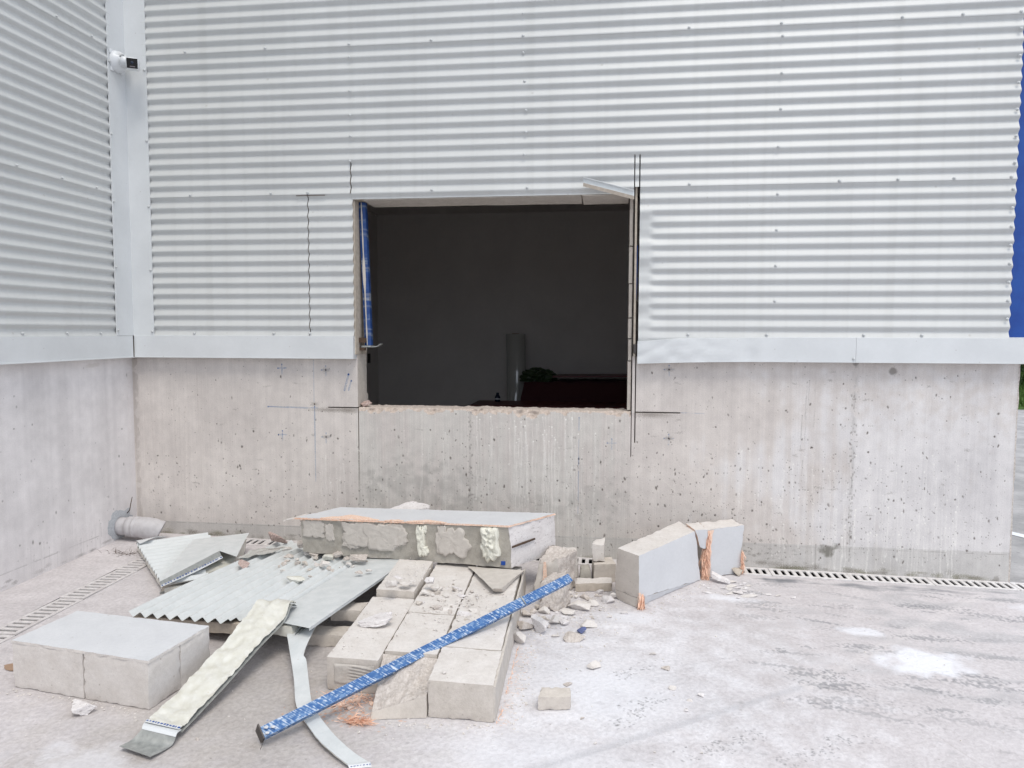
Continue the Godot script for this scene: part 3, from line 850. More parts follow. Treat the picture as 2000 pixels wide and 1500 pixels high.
func paint_yard() -> Canvas:
	var c := Canvas.new(YW, YH)
	var big := noise_bytes(71, 0.004, YW, YH, 5)
	var mid := noise_bytes(72, 0.02, YW, YH, 5)
	var fine := noise_bytes(73, 0.4, YW, YH, 2)
	var smear := noise_bytes(74, 0.02, YW, YH, 5, 700, YH)
	var grain := noise_bytes(75, 0.12, YW, YH, 3)
	for y in YH:
		var wz := 3.6 * (y + 0.5) / YH
		for x in YW:
			var i := y * YW + x
			var wx := 7.2 * (x + 0.5) / YW
			var b := big[i] / 255.0
			var m := mid[i] / 255.0
			var s := smear[i] / 255.0
			var k := Color(0.77, 0.75, 0.752)
			# bright plaster dust round the foot of the rubble
			var dust := clampf(1.25 - Vector2((wx - 3.45) / 1.0, (wz - 1.75) / 1.0).length() + (m - 0.5) * 1.2, 0.0, 1.0)
			k = k.lerp(Color(0.83, 0.826, 0.838), dust * 0.75)
			# bare floor that was swept to the right, smeared
			var bare := clampf(((wx - 3.9) / 1.2), 0.0, 1.0) * clampf((s - 0.55 + (b - 0.5) * 0.6 + (grain[i] / 255.0 - 0.5) * 0.5) * 7.0, 0.0, 1.0) * clampf((2.2 - wz) * 1.4, 0.2, 1.0)
			k = k.lerp(Color(0.62, 0.615, 0.62), bare * 0.48)
			# browner floor between the slabs on the left
			var brown := clampf(1.2 - Vector2((wx - 2.0) / 0.75, (wz - 2.3) / 0.85).length() + (m - 0.5) * 0.9, 0.0, 1.0)
			k = k.lerp(Color(0.66, 0.635, 0.615), brown * 0.75)
			var t := (b - 0.5) * 0.05 + (m - 0.5) * 0.05 + (fine[i] / 255.0 - 0.5) * 0.07 + (grain[i] / 255.0 - 0.5) * 0.09 + (s - 0.5) * 0.05
			c.r[i] = k.r + t
			c.g[i] = k.g + t
			c.b[i] = k.b + t
			c.z[i] = 0.5 + (grain[i] / 255.0 - 0.5) * 0.45 + (fine[i] / 255.0 - 0.5) * 0.2 + (m - 0.5) * 0.25 - bare * 0.12
	var r := RandomNumberGenerator.new()
	r.seed = 123
	# wet dark band in front of the drain
	for k in 30:
		c.spot(yx(r.randf_range(4.4, 6.0)), yz(0.21 + absf(r.randfn()) * 0.05), r.randf_range(20, 60), r.randf_range(3, 9), Color(0.47, 0.475, 0.49), r.randf_range(0.2, 0.5), -0.03, 0.8, mid, 0.6)
	for k in 90:
		var x := r.randf_range(4.2, 6.6)
		var z := r.randf_range(0.3, 1.9)
		c.spot(yx(x), yz(z), r.randf_range(8, 60), r.randf_range(3, 10), Color(0.53, 0.53, 0.54), r.randf_range(0.2, 0.55), -0.05, 0.5, grain, 1.3, r.randf_range(-0.1, 0.35))
	for k in 70:
		c.spot(yx(r.randf_range(1.2, 5.6)), yz(r.randf_range(1.2, 3.0)), r.randf_range(3, 14), r.randf_range(2, 6), Color(0.58, 0.57, 0.57), r.randf_range(0.15, 0.45), -0.05, 0.9, mid, 0.9)
	# white powder heaps trodden flat
	for q in [[5.03, 1.33, 0.26, 0.19, 0.8], [4.86, 1.0, 0.13, 0.08, 0.7], [4.2, 0.62, 0.22, 0.07, 0.6], [3.62, 1.02, 0.2, 0.1, 0.5], [3.5, 1.9, 0.35, 0.3, 0.4], [3.2, 2.45, 0.4, 0.2, 0.35], [6.1, 0.5, 0.3, 0.12, 0.5], [6.0, 2.0, 0.3, 0.2, 0.4], [1.6, 2.75, 0.3, 0.15, 0.4]]:
		c.spot(yx(q[0]), yz(q[1]), q[2] * 284, q[3] * 284, Color(0.90, 0.905, 0.925), q[4], 0.15, 0.55, mid, 0.5)
	# filled floor joint: grey mortar in front, dusted pale towards the drain
	for k in 3:
		c.line(yx(2.95), yz(2.72), yx(4.42), yz(1.66), 15.0 - 4.0 * k, Color(0.655, 0.655, 0.67), 0.42, 0.02, grain, 0.2 + 0.05 * k)
		c.line(yx(4.40), yz(1.68), yx(5.78), yz(0.27), 24.0 - 6.0 * k, Color(0.815, 0.795, 0.79), 0.42, 0.05, grain, 0.22 + 0.05 * k)
	# scratches
	for q in [[4.63, 1.6, 4.95, 2.35], [4.95, 2.35, 5.0, 2.5], [0.9, 2.75, 1.5, 2.78], [1.5, 2.62, 1.9, 2.72]]:
		c.line(yx(q[0]), yz(q[1]), yx(q[2]), yz(q[3]), 2.0, Color(0.62, 0.59, 0.57), 0.5, -0.15, mid, 0.4)
	# boot prints: lugs pressed into the dust
	for q in [[3.87, 2.29, 0.85], [4.02, 2.19, 0.7], [3.66, 1.96, 0.6], [4.46, 2.12, 0.9], [4.25, 2.27, 0.8], [3.62, 1.66, 0.5], [3.6, 2.08, 0.4], [4.6, 1.55, 0.7]]:
		for k in 46:
			var u := r.randf_range(-0.12, 0.12)
			var w := r.randf_range(-0.045, 0.045) * (1.0 if absf(u) > 0.03 else 0.7)
			var ca := cos(q[2] - 1.3)
			var sa := sin(q[2] - 1.3)
			c.spot(yx(q[0] + u * ca - w * sa), yz(q[1] + u * sa + w * ca), r.randf_range(1.2, 3.2), r.randf_range(0.8, 1.8), Color(0.58, 0.575, 0.58), r.randf_range(0.35, 0.85), -0.35, 0.7, fine, 0.3, r.randf_range(-1.5, 1.5))
	# orange grit by the broken slab
	for k in 240:
		c.spot(yx(2.42 + r.randfn() * 0.11), yz(2.2 + r.randfn() * 0.07), r.randf_range(1, 4), r.randf_range(1, 3), Color(0.86, 0.60, 0.46), r.randf_range(0.2, 0.7), 0.1, 0.7)
	for k in 90:
		c.spot(yx(3.07 + absf(r.randfn()) * 0.04), yz(r.randf_range(1.5, 2.25)), r.randf_range(1, 3), r.randf_range(1, 2), Color(0.88, 0.74, 0.66), r.randf_range(0.2, 0.6), 0.1, 0.7)
	# grit specks
	for k in 1500:
		var q := r.randf_range(0.6, 1.6)
		c.spot(yx(r.randf_range(0.0, 7.1)), yz(r.randf_range(0.15, 3.5)), q, q * 0.8, Color(0.52, 0.5, 0.48) if r.randf() < 0.6 else Color(0.9, 0.89, 0.88), r.randf_range(0.3, 0.8), 0.15, 0.6)
	return c

# ---------------------------------------------------------------- scene
func _ready() -> void:
	rng.seed = 5
	# camera
	var cam := Camera3D.new()
	cam.name = "camera"
	cam.position = Vector3(3.5025, 1.4065, 5.1555)
	cam.rotation = Vector3(-0.06925, 0.13084, 0.00257)
	cam.fov = 53.83
	cam.near = 0.05
	cam.far = 400.0
	add_child(cam)
	# overcast sky
	var env := Environment.new()
	env.background_mode = Environment.BG_SKY
	var sky := Sky.new()
	var sm := ProceduralSkyMaterial.new()
	sm.sky_top_color = Color(0.91, 0.943, 1.0)
	sm.sky_horizon_color = Color(0.725, 0.757, 0.805)
	sm.sky_curve = 0.4
	sm.ground_bottom_color = Color(0.5, 0.5, 0.5)
	sm.ground_horizon_color = Color(0.62, 0.63, 0.65)
	sm.sun_angle_max = 1.0
	sky.sky_material = sm
	env.sky = sky
	env.ambient_light_source = Environment.AMBIENT_SOURCE_SKY
	env.tonemap_mode = Environment.TONE_MAPPER_LINEAR
	env.tonemap_exposure = 1.70
	env.sdfgi_enabled = true
	env.ssao_enabled = true
	env.ssil_enabled = true
	var we := WorldEnvironment.new()
	we.name = "world_environment"
	we.environment = env
	add_child(we)
	# veiled sun, high behind the camera and to its right
	var sun := DirectionalLight3D.new()
	sun.name = "sun"
	sun.light_energy = 0.35
	sun.light_angular_distance = 25.0
	sun.light_color = Color(1.0, 0.98, 0.95)
	sun.shadow_enabled = true
	sun.rotation_degrees = Vector3(-62, 25, 0)
	add_child(sun)

	make_materials()
	build_ground()
	build_warehouse()
	build_room()
	build_fittings()
	build_drains()
	build_slabs()
	build_panels()
	build_steel()
	build_rubble()
	build_background()

# ---------------------------------------------------------------- ground
const CH_Z0 := 0.012     # front drain channel
const CH_Z1 := 0.165
const CL_X0 := 0.386     # side drain channel
const CL_X1 := 0.541

func build_ground() -> void:
	org = Vector3.ZERO
	var near := new_st(0)
	var far := new_st(0)
	var xs := [-60.0, -20.0, -6.0, 0.0, CL_X0, CL_X1, 0.56]
	for k in 17:
		xs.append(0.8 + k * 0.4)
	xs += [7.2, 7.8, 9.0, 11.0, 15.0, 30.0, 80.0]
	var zs := [-90.0, -30.0, -12.0, -8.0, -6.0, -3.0, -1.0, 0.0, CH_Z0, CH_Z1, 0.30]
	for k in 9:
		zs.append(0.6 + 0.375 * k)
	zs += [3.6, 5.0, 8.0, 14.0, 30.0, 60.0]
	xs.sort()
	zs.sort()
	for i in xs.size() - 1:
		for j in zs.size() - 1:
			var x0: float = xs[i]
			var x1: float = xs[i + 1]
			var z0: float = zs[j]
			var z1: float = zs[j + 1]
			if x1 - x0 < 0.001 or z1 - z0 < 0.001:
				continue
			var cx := (x0 + x1) * 0.5
			var cz := (z0 + z1) * 0.5
			if cz > CH_Z0 and cz < CH_Z1 and cx > 0.56 and cx < 6.7999:
				continue
			if cx > CL_X0 and cx < CL_X1 and cz > 0.30 and cz < 3.6:
				continue
			var inside := cx > 0.0 and cx < 7.2 and cz > 0.0 and cz < 3.6
			var st := near if inside else far
			var p := [gp(x0, z0), gp(x1, z0), gp(x1, z1), gp(x0, z1)]
			var uv := []
			for q in p:
				uv.append(Vector2(q.x / 7.2, q.z / 3.6))
			quad_uv(st, p, uv, Vector3.UP)
	var mesh := ArrayMesh.new()
	near.generate_normals()
	near.commit(mesh)
	mesh.surface_set_material(0, M.yard)
	far.generate_normals()
	far.commit(mesh)
	mesh.surface_set_material(1, M.yard_far)
	var o := MeshInstance3D.new()
	o.mesh = mesh
	put(o, "ground", self)
	o.set_meta("kind", "structure")
	o.set_meta("label", "dusty concrete yard floor in front of the wall")

# ---------------------------------------------------------------- warehouse
const OX0 := 1.722       # the cut opening
const OX1 := 3.641
const OY0 := 0.862
const OY1 := 2.314
const SEAM1 := 2.352
const SEAM2 := 3.340
const FL_TOP := 1.372
const FL_BOT := 1.212
const WALL_T := 0.20

func screw(parent: Node, at: Vector3, turn := 0.0) -> void:
	var o := MeshInstance3D.new()
	o.mesh = M.screw_mesh
	o.name = "screw"
	o.position = at
	o.rotation.y = turn
	parent.add_child(o, true)

func front_shape(x: float, y: float, z: float) -> float:
	# the saw flattened and buckled the sheet along the right edge of the cut
	var d := x - 3.676
	if d < 0.30 and y < 2.24:
		var k := clampf(1.0 - (d - 0.065) / 0.03, 0.0, 1.0)
		var low := clampf((2.24 - y) / 0.05, 0.0, 1.0)
		var far := clampf(1.0 - d / 0.30, 0.0, 1.0)
		z = lerpf(z, z * 0.12 + 0.003, k * low * 0.95)
		z += low * far * far * 0.010 * sin(y * 23.0 + 1.0) + low * k * 0.004 * sin(y * 61.0)
	if y < 1.62 and d < 1.2 and d > 0.0:
		z *= lerpf(1.0, 0.75, clampf((1.62 - y) / 0.2, 0.0, 1.0) * clampf(1.0 - d / 1.2, 0.0, 1.0))
	return z

func build_warehouse() -> void:
	var wh := thing("warehouse", "white corrugated warehouse on a concrete base wall with a square hole sawn through", "building")
	var zero := Vector3.ZERO
	# screw mesh: washer and domed head
	var ss := new_st(0)
	tube(ss, [v(0, 0, 0), v(0, 0, 0.002), v(0, 0, 0.0025)], [0.0100, 0.0100, 0.008], 10)
	tube(ss, [v(0, 0, 0.003), v(0, 0, 0.009), v(0, 0, 0.011)], [0.0075, 0.007, 0.0035], 8)
	ss.generate_normals()
	M.screw_mesh = ss.commit()
	M.screw_mesh.surface_set_material(0, M.screw)

	# concrete base of the front wall; saw kerfs go right through
	var st := new_st()
	var cut := new_st()
	var kw := 0.0065
	var xs := [0.0, 1.50, OX0, OX0 + kw, 3.6365, OX1 + 0.001, 3.6605, 3.668, 3.965, 6.054]
	var ys := [-0.30, 0.558, 0.655, 0.79, OY0 - 0.002, OY0 + kw, FL_BOT + 0.03]
	# x cells: 0 left, 1 beside left kerf, 2 left kerf, 3 middle, 4 right kerf a, 5 stub, 6 right kerf b, 7 beside right kerf, 8 right
	var gone := func(i: int, j: int) -> bool:
		if i == 3 and j >= 3: return true                    # opening (sill piece fills j = 3)
		if i == 2 and j >= 4: return true
		if i == 2 and j >= 1 and j <= 3: return true
		if i == 1 and j == 4: return true
		if i == 4 and j >= 1: return true
		if i == 6 and j >= 2: return true
		if i == 7 and j == 4: return true
		return false
	var uvf := func(x: float, y: float) -> Vector2: return Vector2(x / 6.1, (1.3 - y) / 1.6)
	cell_wall(st, cut, xs, ys, gone, -WALL_T, 0.0, uvf)
	st.generate_normals()
	cut.generate_normals()
	var mesh := ArrayMesh.new()
	st.commit(mesh)
	cut.commit(mesh)
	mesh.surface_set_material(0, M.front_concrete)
	mesh.surface_set_material(1, M.block_dull)
	var o := MeshInstance3D.new()
	o.mesh = mesh
	put(o, "base_wall", wh)
	o.set_meta("label", "grey concrete base wall with saw kerfs, chalk crosses and pale runs")
	# dark lining so that kerfs beside the opening stay closed at the back
	var kb := new_st()
	box(kb, v(1.45, 0.5, -WALL_T - 0.03), v(OX0 + 0.0, 0.95, -WALL_T - 0.002))
	commit(kb, "inner_lining", M.block_dull, wh)
	kb = new_st()
	box(kb, v(3.645, 0.5, -WALL_T - 0.03), v(4.05, 2.7, -WALL_T - 0.002))
	commit(kb, "inner_lining", M.block_dull, wh)

	# broken sill: spalled strip on top of the middle bay
	sill(wh)

	# rough outer end of the wall on the right
	var ends := []
	for yy in [-0.3, 1.238]:
		for q in [[6.0545, -0.002], [6.066, -0.004], [6.066, -WALL_T + 0.004], [6.0545, -WALL_T + 0.002]]:
			ends.append(v(q[0], yy, q[1]))
	hexa("wall_end", wh, ends, 0.035, 0.006, 0.012, 301, M.broken, {3: 0.02})

	# concrete base of the side wing
	var sw := new_st()
	var uvs := func(z: float, y: float) -> Vector2: return Vector2(z / 5.0, (1.3 - y) / 1.6)
	for k in 4:
		var z0 := k * 2.5
		var z1 := z0 + 2.5
		var u0 := (k % 2) * 2.5
		quad_uv(sw, [v(0, -0.3, z0), v(0, -0.3, z1), v(0, FL_BOT + 0.03, z1), v(0, FL_BOT + 0.03, z0)], [uvs.call(u0, -0.3), uvs.call(u0 + 2.5, -0.3), uvs.call(u0 + 2.5, FL_BOT + 0.03), uvs.call(u0, FL_BOT + 0.03)], Vector3(1, 0, 0))
	var sidebase := commit(sw, "side_base_wall", M.side_concrete, wh)
	sidebase.set_meta("label", "pale concrete base wall of the side wing")
	var sb := new_st()
	quad(sb, v(-0.2, -0.3, -0.2), v(-0.2, -0.3, 10), v(-0.2, 1.242, 10), v(-0.2, 1.242, -0.2), Vector3(-1, 0, 0))
	quad(sb, v(-0.2, -0.3, 10), v(0, -0.3, 10), v(0, 1.242, 10), v(-0.2, 1.242, 10), Vector3(0, 0, 1))
	quad(sb, v(-0.2, 1.242, -0.2), v(0, 1.242, -0.2), v(0, 1.242, 10), v(-0.2, 1.242, 10), Vector3(0, 1, 0))
	commit(sb, "side_wall_back", M.block_dull, wh)

	# insulated core of the cladding, cut by the opening
	var cs := new_st()
	var cc := new_st()
	var cx := [0.0, 1.389, 1.402, 1.7005, 1.7135, 1.726, 3.632, 3.646, 3.659, 3.680, 5.92]
	var cy := [FL_BOT + 0.031, OY1, SEAM1, 2.565, 6.4]
	var cgone := func(i: int, j: int) -> bool:
		if j == 0 and i == 5: return true                 # the hole
		if i == 1 and j <= 1: return true                 # saw kerfs
		if i == 3 and (j == 1 or j == 2): return true
		if (i == 6 or i == 8) and j <= 2: return true
		return false
	cell_wall(cs, cc, cx, cy, cgone, -WALL_T, 0.034, uvf)
	var core := ArrayMesh.new()
	cs.generate_normals()
	cc.generate_normals()
	cs.commit(core)
	cc.commit(core)
	core.surface_set_material(0, M.foam_dull)
	core.surface_set_material(1, M.foam_dull)
	var co := MeshInstance3D.new()
	co.mesh = core
	put(co, "insulation_core", wh)
	# sagging lining along the top of the hole
	hexa("lintel_lining", wh, [v(1.79, OY1 - 0.006, 0.040), v(3.290, OY1 - 0.004, 0.040), v(3.290, OY1 - 0.020, -WALL_T + 0.004), v(1.79, OY1 - 0.017, -WALL_T + 0.004), v(1.79, OY1 - 0.001, 0.040), v(3.290, OY1 - 0.001, 0.040), v(3.290, OY1 - 0.001, -WALL_T + 0.004), v(1.79, OY1 - 0.001, -WALL_T + 0.004)], 0.04, 0.003, 0.004, 302, M.block_dull, {0: 0.006})
	# core of the side wing
	var scs := new_st()
	box(scs, v(-0.2, FL_BOT + 0.031, 0.035), v(0.034, 6.4, 10))
	commit(scs, "side_insulation_core", M.foam_dull, wh)

	# corrugated panels of the front, one mesh a sheet
	var A := 0.0094
	var X1 := 5.965
	var rows := [[FL_TOP - 0.03, SEAM1], [SEAM1 - 0.036, SEAM2], [SEAM2 - 0.004, SEAM2 + 0.988], [SEAM2 + 0.984, SEAM2 + 1.976], [SEAM2 + 1.972, 6.42]]
	var keep := org
	for rI in rows.size():
		var y0: float = rows[rI][0]
		var y1: float = rows[rI][1]
		var s := new_st(0)
		var base := CLAD + 0.0022 * rI
		var xf := Transform3D(Basis(), Vector3(0, 0, base))
		var yr := SEAM1
		if rI == 0:
			corrugated(s, xf, 0.19, 1.3925, y0, y1, yr, A, 8)
			corrugated(s, xf, 1.3985, OX0 - 0.004, y0, y1, yr, A, 4)
			var p0 := commit(s, "cladding_panel", M.sheet, wh)
			for x in [0.53, 1.13, 1.398]:
				screw(p0, v(x, FL_TOP + 0.018, base + 0.004))
			var s2 := new_st(0)
			corrugated(s2, xf, 3.676, 4.06, y0, y1, yr, A, 26, front_shape)
			corrugated(s2, xf, 4.06, X1, y0, y1, yr, A, 14, front_shape)
			var p1 := commit(s2, "cladding_panel", M.sheet, wh)
			p1.set_meta("label", "corrugated sheet buckled along its sawn left edge")
			for y in [2.289, 2.062, 1.834, 1.607]:
				screw(p1, v(4.545, y, base + A * wave((y - yr) / PITCH)))
			for x in [4.0, 4.5, 5.1, 5.45]:
				screw(p1, v(x, FL_TOP + 0.018, base + 0.004))
			for k in 8:
				screw(p1, v(X1 - 0.02, 2.29 - 0.114 * k, base + 0.009))
		elif rI == 1:
			var ym := 2.565
			corrugated(s, xf, 0.19, 1.7035, SEAM1 - 0.0, y1, yr, A, 10)
			corrugated(s, xf, 1.7035, 1.7105, ym, y1, yr, A, 1)
			corrugated(s, xf, 1.7105, 3.6355, OY1, y1, yr, A, 14)
			corrugated(s, xf, 3.6355, 3.6425, ym, y1, yr, A, 1)
			corrugated(s, xf, 3.6425, 3.668, OY1 + 0.04, y1, yr, A, 1)
			corrugated(s, xf, 3.668, 3.676, ym, y1, yr, A, 1)
			corrugated(s, xf, 3.676, X1, SEAM1, y1, yr, A, 16)
			var p := commit(s, "cladding_panel", M.sheet, wh)
			for x in [0.53, 1.13, 1.40, 2.28, 2.93, 3.99, 4.92, 5.27, 5.6, 5.93]:
				screw(p, v(x, SEAM1 + 0.012, base + 0.0085))
			for q in [[1.71, 3.264], [1.71, 3.039], [1.71, 2.879], [1.71, 2.738], [1.706, 2.572], [2.9, 3.246], [2.91, 3.06], [2.92, 2.871], [2.92, 2.728], [2.91, 2.581], [4.55, 3.272], [4.55, 3.043], [4.55, 2.821], [4.54, 2.585]]:
				screw(p, v(q[0], q[1], base + A * wave((q[1] - yr) / PITCH)))
			for k in 6:
				screw(p, v(X1 - 0.02, 3.25 - 0.16 * k, base + 0.009))
		else:
			corrugated(s, xf, 0.19, X1, y0, y1, yr, A, 20)
			var p := commit(s, "cladding_panel", M.sheet, wh)
			for x in [0.52, 1.11, 1.71, 2.28, 2.9, 3.97, 4.54, 5.26, 5.61, 5.94]:
				screw(p, v(x, y0 + 0.014, base + 0.0085))
			for k in 5:
				screw(p, v(2.9, y0 + 0.157 + 0.19 * k, base + 0.003))
				screw(p, v(4.55, y0 + 0.157 + 0.19 * k, base + 0.003))

	# short scorched saw mark left of the hole
	var sm := new_st()
	box(sm, v(1.315, SEAM1 - 0.0105, CLAD + 0.012), v(1.525, SEAM1 - 0.0065, CLAD + 0.0148))
	commit(sm, "saw_mark", M.rust, wh)

	# corrugated panels of the side wing: turned a quarter, x local = -z
	var xl := Transform3D(Basis(Vector3(0, 0, -1), Vector3(0, 1, 0), Vector3(1, 0, 0)), Vector3(CLAD, 0, 0))
	for rI in rows.size():
		var y0: float = rows[rI][0]
		if rI == 1:
			y0 = SEAM1 - 0.003
		var s := new_st(0)
		var t := xl
		t.origin.x = CLAD + 0.0022 * rI
		corrugated(s, t, -10.0, -0.215, y0, rows[rI][1], SEAM1, A, 12)
		var p := commit(s, "cladding_panel", M.sheet, wh)
		for z in [0.41, 0.73, 1.10, 1.5, 1.9, 2.3]:
			if rI > 0:
				screw(p, v(t.origin.x + 0.0085, y0 + 0.014, z), PI / 2)
			else:
				screw(p, v(t.origin.x + 0.004, FL_TOP + 0.018, z), PI / 2)

	# corner flashing over both sheets
	var cf := new_st()
	var e := CLAD + 0.0135
	box(cf, v(e - 0.008, FL_TOP - 0.002, e - 0.008), v(0.222, 6.4, e))
	box(cf, v(e - 0.008, FL_TOP - 0.002, e), v(e, 6.4, 0.248))
	var corner := commit(cf, "corner_flashing", M.flash, wh)
	for y in [1.40, 1.84, 2.29, 2.75, 3.24, 3.75]:
		screw(corner, v(0.212, y, e))
		screw(corner, v(e, y + 0.01, 0.238), PI / 2)

	# drip flashing along the foot of the cladding
	var f0 := CLAD + 0.017
	flashing(wh, 0.0685, OX0 - 0.006, f0, 0.0, 41)
	flashing(wh, 3.672, 5.052, f0, 0.012, 42)
	flashing(wh, 5.0535, 6.24, f0, 0.0, 43)
	var sf := new_st()
	box(sf, v(0.002, FL_BOT, 0.078), v(f0, FL_TOP - 0.004, 10.0))
	box(sf, v(f0, FL_BOT, 0.078), v(f0 + 0.012, FL_BOT + 0.004, 10.0))
	commit(sf, "drip_flashing", M.flash, wh)

	# blue corner trim on the right
	var bt := new_st()
	bevel_box(bt, v(5.93, FL_TOP - 0.012, -0.3), v(6.20, 6.42, 0.036), 0.004)
	var trim := commit(bt, "corner_trim", M.blue_trim, wh)
	trim.set_meta("label", "flat blue corner trim")
	# the side of the hall, its roof and back, out of view
	var far := new_st()
	box(far, v(5.86, -0.3, -9.0), v(6.02, 6.38, -0.21))
	box(far, v(-6.0, -0.3, -9.2), v(6.02, 6.38, -9.0))
	box(far, v(-6.2, -0.3, -9.2), v(-6.0, 6.38, 10.0))
	commit(far, "rear_wall", M.sheet, wh)
	var rf := new_st()
	box(rf, v(-6.3, 6.43, -9.3), v(6.25, 6.58, 0.12))
	box(rf, v(-6.3, 6.43, 0.121), v(0.12, 6.58, 10.1))
	commit(rf, "roof", M.sheet, wh)
	org = keep

func flashing(wh: Node, x0: float, x1: float, z: float, dent: float, seed_: int) -> void:
	nse.seed = seed_
	nse.frequency = 1.0
	var st := new_st(0)
	var nx := maxi(4, int((x1 - x0) / 0.03))
	var ny := 8
	var grid := []
	for j in ny + 1:
		var row := []
		for i in nx + 1:
			var x := lerpf(x0, x1, float(i) / nx)
			var y := lerpf(FL_BOT, FL_TOP, float(j) / ny)
			var zz := z + 0.0006 * nse.get_noise_2d(x * 3.0, y * 5.0)
			if dent > 0.0:
				var k := clampf(1.0 - (x - x0) / 0.9, 0.0, 1.0)
				zz += dent * k * (nse.get_noise_2d(x * 7.0, y * 12.0) * 1.3 + 0.35 * sin(x * 31.0 + y * 16.0) * nse.get_noise_2d(x * 4.0 + 9.0, y * 3.0))
				y -= 0.018 * k * k
				if j == ny:
					y -= 0.006 * k * (1.0 + sin(x * 9.0))
				var cr := Vector2(x - (x0 + 0.73), (y - 1.235) * 0.8).length()
				zz -= 0.012 * clampf(1.0 - cr / 0.06, 0.0, 1.0)
			row.append(v(x, y, zz))
		grid.append(row)
	for j in ny:
		for i in nx:
			quad(st, grid[j][i], grid[j][i + 1], grid[j + 1][i + 1], grid[j + 1][i], Vector3(0, 0, 1))
	st.set_smooth_group(1)
	for i in nx:   # folded hems at the top and bottom
		var a: Vector3 = grid[0][i]
		var b: Vector3 = grid[0][i + 1]
		quad(st, a, b, b + v(0, 0.002, 0.010), a + v(0, 0.002, 0.010), Vector3(0, -1, 0))
		quad(st, a, b, v(b.x, b.y + 0.003, 0.001), v(a.x, a.y + 0.003, 0.001), Vector3(0, -1, 0))
		var c: Vector3 = grid[ny][i]
		var d: Vector3 = grid[ny][i + 1]
		quad(st, c, d, v(d.x, d.y + 0.006, 0.036), v(c.x, c.y + 0.006, 0.036), Vector3(0, 1, 0))
	st.set_smooth_group(2)
	for e in [0, nx]:
		for j in ny:
			var a: Vector3 = grid[j][e]
			var b: Vector3 = grid[j + 1][e]
			quad(st, a, b, v(b.x, b.y, 0.002), v(a.x, a.y, 0.002), Vector3(-1 if e == 0 else 1, 0, 0))
	var o := commit(st, "drip_flashing", M.flash, wh)
	if dent > 0.0:
		o.set_meta("label", "dented white flashing right of the hole")
		screw(o, v(x1 - 0.012, 1.238, z))

func sill(wh: Node) -> void:
	# front skin of the strip is broken back where lumps came off; top is a rough saw and chisel cut
	nse.seed = 88
	nse.frequency = 1.0
	var st := new_st(0)
	var nx := 150
	var x0 := OX0 + 0.0065
	var x1 := 3.6365
	var depth := func(x: float) -> float:    # how far down the spall reaches
		var k := nse.get_noise_1d(x * 4.3) * 0.06 + nse.get_noise_1d(x * 13.0 + 40.0) * 0.035 + 0.016
		return clampf(k, 0.0, 0.072)
	var top := func(x: float, z: float) -> float:
		return OY0 + 0.004 + nse.get_noise_2d(x * 16.0, z * 14.0) * 0.007 + maxf(0.0, nse.get_noise_2d(x * 45.0, z * 30.0)) * 0.010
	var rows := 9
	var zr := 6
	var fresh := Color(0.93, 0.84, 0.77)
	var dustc := Color(1.0, 0.97, 0.95)
	var skin := new_st(0)
	var P := []
	var C := []
	var K := []
	for i in nx + 1:
		var x := lerpf(x0, x1, float(i) / nx)
		var dd: float = depth.call(x)
		var col := []
		var cc := []
		var kk := []
		for j in rows + 1:
			var y := lerpf(0.79, top.call(x, 0.0), float(j) / rows)
			var below: float = OY0 - y
			var k := clampf((dd - below) / 0.012, 0.0, 1.0)
			var z := -k * (0.012 + 0.018 * (dd / 0.07) + 0.014 * nse.get_noise_2d(x * 40.0, y * 40.0) + 0.008 * nse.get_noise_2d(x * 100.0, y * 100.0))
			col.append(v(x, y, minf(z, 0.0)))
			cc.append(fresh.lerp(dustc, nse.get_noise_2d(x * 30.0, y * 30.0) * 0.5 + 0.5))
			kk.append(k)
		for j in zr + 1:
			if j == 0:
				continue
			var z := lerpf(col[rows].z, -WALL_T, float(j) / zr)
			col.append(v(x, top.call(x, z), z))
			cc.append(dustc)
			kk.append(1.0)
		P.append(col)
		C.append(cc)
		K.append(kk)
	for i in nx:
		for j in rows + zr:
			var up := Vector3(0, 0.2, 1) if j < rows else Vector3(0, 1, 0)
			var ids := [[i, j], [i + 1, j], [i + 1, j + 1], [i, j], [i + 1, j + 1], [i, j + 1]]
			var a: Vector3 = P[i][j]
			var b: Vector3 = P[i + 1][j]
			var c: Vector3 = P[i + 1][j + 1]
			if (c - a).cross(b - a).dot(up) < 0.0:
				ids = [[i, j], [i + 1, j + 1], [i + 1, j], [i, j], [i, j + 1], [i + 1, j + 1]]
			var broken: bool = maxf(maxf(K[i][j], K[i + 1][j]), maxf(K[i][j + 1], K[i + 1][j + 1])) > 0.2
			for q in ids:
				var w: Vector3 = P[q[0]][q[1]]
				if broken:
					st.set_color(C[q[0]][q[1]])
					st.add_vertex(w)
				else:
					skin.set_uv(Vector2(w.x / 6.1, (1.3 - w.y) / 1.6))
					skin.add_vertex(w)
	var m: StandardMaterial3D = M.broken.duplicate()
	m.vertex_color_use_as_albedo = true
	var mesh := ArrayMesh.new()
	st.generate_normals()
	st.commit(mesh)
	mesh.surface_set_material(0, m)
	skin.generate_normals()
	skin.commit(mesh)
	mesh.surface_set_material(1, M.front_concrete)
	var o := MeshInstance3D.new()
	o.mesh = mesh
	put(o, "broken_sill", wh)
	o.set_meta("label", "spalled sawn sill along the bottom of the hole")

